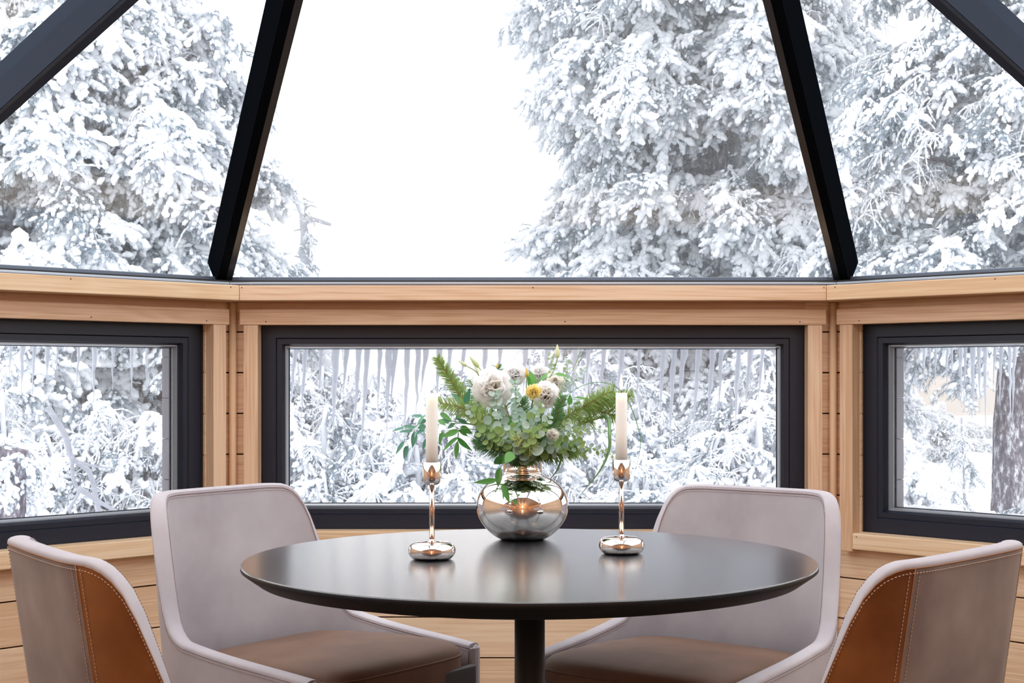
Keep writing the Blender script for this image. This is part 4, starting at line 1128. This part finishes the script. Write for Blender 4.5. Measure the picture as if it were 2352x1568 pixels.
M_cream = leafmat('cream_petal', (.99, .95, .88), (1.0, .98, .94), .6, .75)
M_yel = leafmat('yellow_petal', (.98, .82, .34), (1.0, .92, .55), .55, .55)
M_bud = leafmat('green_white_bud', (.62, .72, .36), (.82, .86, .62), .45, .35)
M_ybud = leafmat('yellow_bud', (.80, .55, .12), (.88, .70, .25), .45, .35)
M_grass = leafmat('grass_blade', (.22, .45, .16), (.36, .60, .30), .4, .45)
BD = 3.0
BR_ = random.Random(21)
GR = 'stems of the bouquet in the mirror vase'

def leaf_lance():
    v = []; f = []; n = 9
    for i in range(n+1):
        t = i/n; w = .5*math.sin(math.pi*min(1, t**.8))**.85*(1-.25*t) if 0 < t < 1 else .004
        z = -.16*t*t
        for s, dz in ((-1, .05), (-.5, .02), (0, -.02), (.5, .02), (1, .05)): v.append((t, s*w, z+dz*(w*1.2)))
    for i in range(n):
        for k in range(4): f.append((i*5+k, i*5+k+1, (i+1)*5+k+1, (i+1)*5+k))
    return mesh('leaf', v, f, True)
def leaf_round():
    v = [(0, 0, 0)]; f = []; n = 14
    for rr, z in ((.55, .02), (1.0, .10)):
        for k in range(n):
            a = 2*math.pi*k/n; v.append((.5+rr*.5*math.cos(a)*(1.06 if math.cos(a) > 0 else 1)-.0, rr*.48*math.sin(a), z+.04*math.cos(2*a)))
    v[0] = (.5, 0, 0)
    for k in range(n):
        k2 = (k+1) % n; f.append((0, 1+k, 1+k2)); f.append((1+k, 1+n+k, 1+n+k2, 1+k2))
    return mesh('leaf', v, f, True)
def petal_me():
    v = []; f = []; n, m = 7, 7
    for i in range(n+1):
        t = i/n; w = .20+.62*t**.8
        for k in range(m+1):
            s = 2*k/m-1
            x = t*(1-.12*s*s)+.05*math.sin(9*s+3)*t*t; y = s*w*(.95 if t < .9 else .88); z = .35*t*t+.28*s*s*w+.07*math.sin(11*s+1.3)*t**3
            v.append((x, y, z))
    for i in range(n):
        for k in range(m): f.append((i*(m+1)+k, i*(m+1)+k+1, (i+1)*(m+1)+k+1, (i+1)*(m+1)+k))
    return mesh('petal', v, f, True)
LM = {'lance': leaf_lance(), 'round': leaf_round(), 'petal': petal_me()}
CACHE = {}
def shared(kind, m):
    k = (kind, m.name)
    if k not in CACHE:
        me = LM[kind].copy(); me.materials.append(m); CACHE[k] = me
    return CACHE[k]
def orient(p, d, facing, sx, sy, sz=None):
    """x axis along d, z axis leaning towards facing"""
    x = Vector(d).normalized(); z = Vector(facing); z = (z-x*z.dot(x))
    if z.length < 1e-4: z = x.orthogonal()
    z.normalize(); y = z.cross(x); sz = sz or sx
    return Matrix((( x.x*sx, y.x*sy, z.x*sz, p.x), (x.y*sx, y.y*sy, z.y*sz, p.y), (x.z*sx, y.z*sy, z.z*sz, p.z), (0, 0, 0, 1)))
def rnd_face(amt=.6): return Vector((BR_.gauss(0, amt), -1+BR_.gauss(0, amt*.5), .35+BR_.gauss(0, amt)))
def leaf(kind, m, a, b, wid, parent, org, face=None):
    """leaf from point a to point b"""
    d = b-a; o = link('leaf', shared(kind, m), None, parent, orient(a-org, d, face or rnd_face(.38), d.length, wid, d.length)); return o
ROOT = P(1201, 1062, VY)          # inside the neck
def stem_root(name, label, cat, group=GR):
    base = Vector((VX+BR_.uniform(-.012, .012), VY+BR_.uniform(-.012, .012), TZ+.15))
    r = tag(empty(name, base), label, cat, group); return r, base
def pxpath(lst, D0=BD, dD=0):
    n = len(lst)
    return [P(q[0], q[1], (q[2] if len(q) > 2 else D0+dD*i/max(1, n-1))) for i, q in enumerate(lst)]
def stem(r, base, pts, r0, r1, m, per=6):
    path = catmull([base]+pts, per); v, f = tube_vf([p-base for p in path], [r0+(r1-r0)*i/(len(path)-1) for i in range(len(path))], 6)
    link('stem', mesh('stem', v, f, True), m, r); return path

# fir sprigs: woody twig with combed needles
def fir(label, pts, dens, ln, m, side=(), w=.0011, flat=.5, fwd=.55, r0=.0022, bare=.25):
    r, base = stem_root('fir_sprig', label, 'fir sprig')
    paths = [stem(r, base, pts, r0, r0*.5, M_stemw)]
    for sp_ in side:
        p = catmull(sp_, 6); v, f = tube_vf([q-base for q in p], [r0*.7-(r0*.3)*i/(len(p)-1) for i in range(len(p))], 5)
        link('side_twig', mesh('side_twig', v, f, True), M_stemw, r); paths.append(p)
    v = []; f = []
    for pi, p in enumerate(paths):
        L_ = [0]
        for i in range(1, len(p)): L_.append(L_[-1]+(p[i]-p[i-1]).length)
        s0 = L_[-1]*(bare if pi == 0 else .05); n = int((L_[-1]-s0)*dens)
        for k in range(n):
            s = s0+(L_[-1]-s0)*(k+.5)/n; i = min(max(j for j in range(len(L_)) if L_[j] <= s), len(p)-2); q = p[i].lerp(p[i+1], (s-L_[i])/max(1e-6, L_[i+1]-L_[i])); t = (p[i+1]-p[i]).normalized()
            up = t.orthogonal().normalized(); sd = t.cross(up); a = BR_.uniform(0, 2*math.pi)
            rad = up*math.cos(a)+sd*math.sin(a); rad.y *= flat; rad = rad.normalized()
            d = (rad+t*(fwd+BR_.gauss(0, .12))).normalized(); l = ln*BR_.uniform(.75, 1.12)*(1-.35*max(0, (s/L_[-1]-.85)/.15))
            wv = d.cross(Vector((BR_.gauss(0, .4), -1, BR_.gauss(0, .4)))).normalized()*w*.5; b0 = len(v); q = q-base; cv = Vector((0, 0, -.06*l))
            v += [tuple(q-wv), tuple(q+wv), tuple(q+d*l*.5+wv*1.15+cv*.3), tuple(q+d*l*.5-wv*1.15+cv*.3), tuple(q+d*l+cv)]
            f += [(b0, b0+1, b0+2, b0+3), (b0+3, b0+2, b0+4)]
    o = link('needles', mesh('needles', v, f, True), m, r); o['kind'] = 'stuff'
    return r
fir('long fir sprig leaning up to the left behind the left candle', pxpath([(1125, 990), (1075, 935), (1040, 880), (1005, 822)], 3.02), 3600, .026, M_fir, fwd=.9)
fir('short fir sprig reaching left beside the left candle', pxpath([(1130, 985), (1065, 938), (1010, 925)], 2.98), 3300, .028, M_fir)
fir('fir sprig tip with an orange bud above the large white flower', pxpath([(1170, 960), (1150, 890), (1141, 842)], 3.06), 2400, .024, M_firdk, bare=.6)
fir('small blue-green fir tip left of the large white flower', pxpath([(1120, 960), (1092, 905), (1080, 872)], 3.05), 2400, .026, M_firb, bare=.6)
fir('dense dark fir sprig standing upright right of the bouquet centre', pxpath([(1235, 1010), (1272, 965), (1292, 910)], 2.94), 5200, .021, M_firdk, fwd=.8, bare=.35)
fir('broad branching fir sprig reaching right towards the right candle', pxpath([(1250, 1010), (1305, 955), (1350, 930), (1452, 906)], 3.0), 3300, .026, M_fir,
    side=[pxpath([(1340, 934), (1375, 912), (1410, 896)], 2.99), pxpath([(1335, 938), (1380, 945), (1420, 957)], 3.02), pxpath([(1310, 950), (1335, 968), (1362, 968)], 3.03), pxpath([(1350, 930), (1395, 925), (1432, 930)], 3.02)], flat=.8)
fir('light green fir tip drooping over the front rim of the vase', pxpath([(1205, 1040, 2.96), (1218, 1022, 2.91), (1202, 1004, 2.90), (1182, 1012, 2.90)], 2.93), 3800, .026, leafmat('pale_fir_needle', (.42, .52, .16), (.62, .68, .30), .5, .3), flat=.4)
fir('dark fir sprig spreading low to the left of the vase rim', pxpath([(1160, 1030), (1120, 1010), (1092, 1020)], 2.98), 3600, .028, M_firdk)
fir('brownish fir sprig spreading low to the right of the vase rim', pxpath([(1240, 1040), (1300, 1030), (1345, 1040)], 3.0), 3800, .026, M_fir)
fir('dark fir sprig low in the middle of the bouquet', pxpath([(1205, 1030), (1240, 1015), (1262, 992)], 2.95), 4200, .024, M_firb)
fir('dark fir sprig filling the bouquet behind the eucalyptus', pxpath([(1190, 1010), (1160, 970), (1125, 950)], 3.05), 4000, .030, M_firdk)
fir('second dark fir sprig filling the bouquet centre', pxpath([(1200, 1010), (1205, 960), (1195, 915)], 3.08), 4200, .030, M_firdk)
fir('third dark fir sprig filling the bouquet right of centre', pxpath([(1215, 1010), (1245, 985), (1285, 985)], 3.08), 4200, .030, M_firdk)
fir('dark fir sprig low behind the hanging leaves', pxpath([(1185, 1035), (1160, 1015), (1130, 1000)], 3.04), 4600, .028, M_firdk)
fir('dark fir sprig low behind the vase neck', pxpath([(1215, 1035), (1245, 1040), (1275, 1020)], 3.06), 4600, .028, M_firdk)

fir('dark fir sprig fanning out at the lower left in front of the eucalyptus', pxpath([(1175, 1040), (1135, 1030), (1100, 1008)], 2.94), 4200, .030, M_firdk)
fir('green fir sprig fanning out at the lower right in front', pxpath([(1228, 1042), (1275, 1042), (1325, 1032)], 2.95), 4200, .030, M_fir)
fir('dark fir sprig right of centre, between flower and large fir branch', pxpath([(1230, 1000), (1262, 975), (1288, 950)], 2.96), 4600, .026, M_firdk)
# narrow-leaved greenery: every leaf given where it shows
def ruscus(label, stempts, leaves, m, D=2.98):
    r, base = stem_root('leafy_stem', label, 'leafy stem'); path = stem(r, base, stempts, .0013, .0007, M_stem)
    for q in leaves:
        (bx, by, tx, ty, w_) = q[:5]; Dl = D+BR_.uniform(-.02, .02); a = P(bx, by, Dl); b = P(tx, ty, Dl+BR_.uniform(-.03, .03))
        # attach to the nearest point of the stem with a short stalk
        near = min(path, key=lambda p: (p-a).length)
        if .004 < (near-a).length: 
            v, f = tube_vf([near-base, a-base], [.0006, .0005], 5); link('stalk', mesh('stalk', v, f, True), M_stem, r)
        leaf('lance', q[5] if len(q) > 5 else m, a, b, w_*1.15/1100, r, base)
def A_(x, y): return 900+x/5.227, 780+y/5.227
def B_(x, y): return 1180+x/5.058, 780+y/5.058
def V_(x, y): return 1060+x/6.53, 1020+y/6.53
def LV(fn, lst): return [(*fn(a, b), *fn(c, d), w_, *rest) for (a, b, c, d, w_, *rest) in lst]
ruscus('long leafy stem arching far out to the left past the left candle', pxpath([(1130, 990), (1060, 970), (990, 965), (945, 985), (932, 1015)], 2.99),
       LV(A_, [(370, 920, 220, 905, 8), (400, 900, 280, 1030, 12), (150, 1055, 0, 1085, 8), (245, 1100, 90, 1090, 10), (285, 1055, 130, 1030, 9), (410, 1040, 300, 1060, 14), (155, 1215, 35, 1370, 10), (200, 1275, 115, 1435, 18), (270, 1100, 225, 1310, 12), (300, 1130, 268, 1285, 7), (385, 1080, 290, 1120, 10), (410, 960, 330, 1000, 10), (420, 1180, 365, 1325, 9)]), M_rusdk)
ruscus('leafy stem drooping just right of the left candle', pxpath([(1130, 1000), (1080, 985), (1053, 984)], 2.97),
       LV(A_, [(800, 1085, 600, 1165, 14), (800, 1085, 930, 1150, 13), (800, 1165, 600, 1310, 13), (790, 1210, 760, 1468, 11), (790, 1170, 950, 1352, 15), (830, 1040, 955, 1130, 16), (610, 1100, 560, 1250, 12), (560, 960, 640, 1020, 10), (580, 880, 705, 960, 12)]), M_ruscus)
ruscus('leafy stem above the drooping one, left side of the bouquet', pxpath([(1150, 980), (1085, 958), (1030, 950)], 3.01),
       LV(A_, [(840, 900, 740, 960, 10), (870, 780, 700, 640, 12), (880, 770, 935, 590, 13), (700, 980, 560, 960, 12), (760, 1000, 640, 1080, 9), (900, 1000, 780, 950, 10), (1000, 1180, 1080, 1060, 14), (1140, 1050, 1060, 1080, 14)]), M_rusdk)
ruscus('leafy stem hanging down in front of the vase', [P(1185, 1030, 2.955), P(1168, 1045, 2.915), P(1152, 1070, 2.905), P(1148, 1110, 2.895)],
       LV(V_, [(650, 190, 475, 315, 22), (770, 120, 665, 260, 22), (590, 350, 505, 665, 21), (535, 535, 205, 580, 13), (600, 600, 740, 875, 16), (620, 700, 642, 815, 7), (800, 820, 850, 905, 5), (650, 150, 600, 330, 6)]), M_ruscus, 2.90)
ruscus('broad green leaf hanging over the vase neck', [P(1200, 1035, 2.96)], LV(V_, [(950, 150, 965, 350, 15), (830, 150, 835, 290, 8)]), M_ruscus, 2.955)
ruscus('upright broad leaves rising at the top of the bouquet', pxpath([(1225, 960), (1228, 905), (1229, 880)], 3.0),
       LV(B_, [(250, 530, 180, 360, 17), (200, 560, 165, 420, 10), (480, 400, 655, 410, 10), (310, 480, 405, 360, 10), (650, 760, 655, 640, 12), (850, 690, 680, 650, 8), (700, 740, 800, 730, 7)]), M_ruscus, 3.0)
ruscus('dark upright leaves deep in the bouquet centre', pxpath([(1200, 1000), (1205, 970)], 3.03),
       LV(B_, [(40, 1110, 30, 880, 16), (90, 1100, 80, 930, 14), (150, 1100, 190, 960, 14), (20, 1060, -60, 900, 14), (240, 1080, 330, 950, 16), (-120, 1130, -200, 980, 18), (-40, 1150, -150, 1060, 16)]), M_ruscus, 3.0)

# eucalyptus: paired round leaves
def euc(label, pts, gap, size, m, narrow=1.0, r0=.0011, start=.25, m2=None):
    r, base = stem_root('eucalyptus_stem', label, 'eucalyptus'); path = stem(r, base, pts, r0, r0*.45, M_stem, 8)
    L_ = [0]
    for i in range(1, len(path)): L_.append(L_[-1]+(path[i]-path[i-1]).length)
    s = L_[-1]*start; k = 0
    while s < L_[-1]:
        i = min(max(j for j in range(len(L_)) if L_[j] <= s), len(path)-2); p = path[i].lerp(path[i+1], (s-L_[i])/max(1e-6, L_[i+1]-L_[i])); t = (path[i+1]-path[i]).normalized()
        a = k*math.pi/2+BR_.gauss(0, .4); up = Vector((0, -1, 0)); up = (up-t*up.dot(t)).normalized(); sd = t.cross(up)
        for sg in (1, -1):
            rad = (sd*math.cos(a)*sg+up*math.sin(a)*sg); d = (rad+t*.55).normalized(); sz = 1.28*size*BR_.uniform(.75, 1.15)*(1-.45*(s/L_[-1])**2)
            fc = (Vector((0, -1, .3))+t*.4+Vector((BR_.gauss(0, .35), 0, BR_.gauss(0, .35))))
            leaf('round', (m2 if m2 and BR_.random() < .35 else m), p+d*.0015, p+d*(.0015+sz), sz*1.0*narrow, r, base, fc)
        s += gap*(1-.3*s/L_[-1]); k += 1
E = euc
E('silvery eucalyptus stem below the large white flower', pxpath([(1180, 1010), (1150, 965), (1138, 905)], 2.93), .014, .019, M_euc)
E('silvery eucalyptus stem standing in the very centre of the bouquet', pxpath([(1200, 1000), (1188, 940), (1182, 872)], 2.93), .013, .017, M_euc)
E('grey-green eucalyptus stem in front of the cream flower', pxpath([(1205, 1010), (1222, 970), (1245, 925)], 2.91), .014, .018, M_euc, m2=M_eucg)
E('green eucalyptus stem low at the front left of the bouquet', pxpath([(1180, 1025), (1150, 1005), (1128, 985)], 2.92), .014, .020, M_eucg, m2=M_euc)
E('eucalyptus stem leaning left above the drooping leaves', pxpath([(1150, 1000), (1100, 965), (1072, 930)], 2.95), .014, .018, M_euc, m2=M_eucg)
E('eucalyptus stem leaning right below the large fir branch', pxpath([(1240, 1030), (1290, 1005), (1345, 985)], 2.94), .012, .015, M_eucg, m2=M_euc)
E('slender eucalyptus stem reaching low right, its tip by the right candle', pxpath([(1250, 1035), (1310, 1020), (1360, 1030), (1408, 1045)], 2.96), .011, .0125, M_euc, .8, m2=M_eucg)
E('slender eucalyptus stem reaching right across the grass blade', pxpath([(1260, 1010), (1320, 990), (1370, 985), (1412, 998)], 3.0), .016, .013, M_euc, .8)
E('grey eucalyptus stem right of centre, below the yellow flower', pxpath([(1205, 1015), (1240, 990), (1262, 958)], 2.90), .012, .017, M_eucg, m2=M_euc)
E('large-leaved eucalyptus stem low at the front right', pxpath([(1215, 1035), (1255, 1022), (1300, 1030)], 2.92), .020, .022, M_euc, m2=M_eucg)
E('airy eucalyptus sprig rising highest at the top right', pxpath([(1240, 940), (1285, 890), (1315, 850), (1336, 800)], 3.04), .012, .0085, M_eucg, .55, r0=.0008, start=.45, m2=M_euc)
E('airy eucalyptus sprig beside the tallest bud', pxpath([(1235, 940), (1290, 880), (1302, 850), (1300, 822)], 3.03), .011, .011, M_eucg, .8, r0=.0008, start=.5, m2=M_euc)
E('thin eucalyptus sprig left of the tallest bud', pxpath([(1225, 930), (1262, 870), (1268, 835), (1260, 812)], 3.05), .011, .010, M_eucg, .8, r0=.0008, start=.55)
E('thin eucalyptus sprig curving right at the top right', pxpath([(1250, 930), (1300, 885), (1325, 870), (1342, 845)], 3.02), .011, .012, M_euc, .8, r0=.0008, start=.5)
E('small green sprig at the upper left of the bouquet', pxpath([(1140, 970), (1085, 920), (1050, 875)], 3.03), .008, .010, M_eucg, .9, r0=.0008, start=.5)
E('thin trailing sprig showing beyond the right candle', pxpath([(1260, 1020), (1360, 992), (1420, 1005), (1468, 1030)], 3.05), .030, .012, M_euc, .8, r0=.0007, start=.86)

E('eucalyptus stem low in the middle, above the vase rim', pxpath([(1200, 1035), (1190, 1005), (1170, 975)], 2.91), .014, .019, M_euc, m2=M_eucg)
E('eucalyptus stem filling the right middle of the bouquet', pxpath([(1210, 1020), (1262, 1000), (1310, 968)], 2.95), .013, .017, M_euc, m2=M_eucg)
E('eucalyptus stem low left, over the dark fir', pxpath([(1180, 1030), (1130, 1015), (1098, 990)], 2.93), .014, .017, M_eucg, m2=M_euc)
E('dull green eucalyptus stem low right, over the brownish fir', pxpath([(1225, 1035), (1290, 1035), (1340, 1015)], 2.94), .013, .016, M_eucg, m2=M_euc)
# white and cream flowers
def flower(label, px, py, D, R_, m, rings, mid=None, tilt=(0, -1, .35), cat='flower', squash=1.0):
    r, base = stem_root('flower', label, cat, None); c = P(px, py, D)
    ax = Vector(tilt).normalized(); stem(r, base, [base.lerp(c, .5)+Vector((0, .01, -.01)), c-ax*R_*.35], .0018, .0016, M_stem)
    o1 = ax.orthogonal().normalized(); o2 = ax.cross(o1)
    for ri, (n, elev, ln) in enumerate(rings):
        for k in range(n):
            a = 2*math.pi*(k+.5*(ri % 2))/n+BR_.gauss(0, .12); rad = o1*math.cos(a)+o2*math.sin(a); e = elev+BR_.gauss(0, .10)
            d = rad*math.cos(e)+ax*math.sin(e); L_ = R_*ln*BR_.uniform(.9, 1.08)
            link('petal', shared('petal', mid if mid and ri >= len(rings)-2 else m), None, r, orient(c-ax*R_*.38-base, d, ax*.9-rad*.5, L_, L_*.85, L_*.8*squash))
    return r
RB = [(7, .05, 1.05), (7, .38, 1.08), (6, .72, 1.03), (5, 1.02, .93), (4, 1.28, .85)]
RS = [(6, .45, 1.2), (6, .75, 1.15), (5, 1.0, 1.05), (4, 1.25, 1.0)]
flower('large ruffled white flower at the upper left of the bouquet', 1130, 893, 2.96, .041, M_petal, RB, M_cream)
flower('cream-white ruffled flower right of the yellow one', 1254, 907, 2.96, .029, M_petal, RB, M_cream)
flower('small yellow flower at the bouquet centre', 1226, 902, 2.93, .016, M_yel, RS)
flower('pale cream flower half hidden behind, right of centre', 1274, 880, 3.02, .020, M_cream, RS)
flower('faint white flower at the back, top centre of the bouquet', 1184, 860, 3.07, .024, M_petal, RB)
flower('white flower at the back, just left of the tallest bud', 1240, 862, 3.08, .022, M_petal, RS)
flower('small blush flower low at the right of the bouquet', 1268, 1000, 2.92, .014, M_cream, RS)

# closed buds on slim stems
BUDM = lathe_me('bud', [(.0, 0), (.13, .05), (.21, .2), (.23, .36), (.17, .58), (.10, .78), (.05, .93), (0, 1.0)], 14)
def bud(label, bx, by, tx, ty, pts, m, wid=1.0, sep=True):
    r, base = stem_root('flower_bud', label, 'flower bud', None); b = P(bx, by, BD+.02); t_ = P(tx, ty, BD+.02)
    stem(r, base, pxpath(pts, BD+.02)+[b], .0012, .0010, M_stem)
    me = BUDM.copy(); me.materials.append(m)
    d = t_-b; x = d.normalized(); q = d.to_track_quat('Z', 'Y').to_matrix().to_4x4()
    link('bud', me, None, r, Matrix.Translation(b-base) @ q @ Matrix.Diagonal((d.length*wid, d.length*wid, d.length, 1)))
    for k in range(4):
        a = k*math.pi/2; rad = Vector((math.cos(a), math.sin(a), 0)); rad = q.to_3x3() @ rad
        leaf('lance', M_bud, b+rad*.0012, b+rad*.004*wid+d*.45, .0022, r, base, rad)
bud('slim green-white bud pointing left, leftmost of the three upper left buds', 1073, 841, 1052, 827, [(1160, 960), (1110, 885), (1095, 855)], M_bud, .75)
bud('slim green-white bud, uppermost of the three upper left buds', 1100, 844, 1078, 818, [(1165, 960), (1125, 890), (1110, 858)], M_bud, .75)
bud('slim green-white bud close above the large white flower, lowest of three', 1114, 869, 1089, 842, [(1165, 960), (1130, 900)], M_bud, .7)
bud('tallest pointed green-white bud at the top of the bouquet', 1280, 823, 1280, 790, [(1215, 980), (1245, 900), (1272, 850)], M_bud, .85)
bud('small orange-yellow bud on an upright stem at the centre', 1210, 867, 1210, 844, [(1205, 990), (1212, 930), (1209, 890)], M_ybud, .9)
bud('orange bud tip among fir needles above the large white flower', 1141, 846, 1143, 832, [(1165, 960), (1150, 890)], M_ybud, .9)

# grass blades
def grass(label, pts, w_, flat=True):
    r, base = stem_root('grass_blade', label, 'grass'); path = catmull([base]+pts, 10); v = []; f = []; n = len(path)
    for i, p in enumerate(path):
        t = (path[min(i+1, n-1)]-path[max(i-1, 0)]).normalized(); s = t.cross(Vector((0, -1, .15))).normalized(); ww = w_*.5*min(1, .12+1.9*i/n)*(1-max(0, (i/n-.45)/.55)**1.7*.92)
        nn = s.cross(t)
        for q in (s*ww, nn*ww*.25, -s*ww, -nn*ww*.08): v.append(tuple(p-base+q))
    for i in range(n-1):
        for k in range(4):
            k2 = (k+1) % 4; f.append((i*4+k, i*4+k2, (i+1)*4+k2, (i+1)*4+k))
    link('blade', mesh('blade', v, f, True), M_grass, r)
grass('wide bright green grass blade drooping between bouquet and right candle', pxpath([(1280, 1000, 3.05), (1350, 968, 3.06), (1393, 958, 3.0), (1400, 995, 2.96), (1398, 1035, 2.96), (1378, 1080, 2.96), (1337, 1132, 2.96)]), .0075)
grass('short pale grass blade hanging right of the vase neck', pxpath([(1240, 1030), (1275, 1035), (1288, 1048), (1282, 1075), (1262, 1103)], 3.03), .0058)
grass('hair-thin grass blade looping over the right candle and down beyond it', pxpath([(1240, 980), (1303, 908), (1345, 883), (1385, 878), (1420, 892), (1447, 930), (1465, 980), (1471, 1020), (1462, 1070), (1440, 1142)], 3.08), .0020)
grass('hair-thin grass blade crossing low behind the left candle', pxpath([(1150, 990), (1085, 975), (1020, 972), (985, 985)], 3.03), .0014)
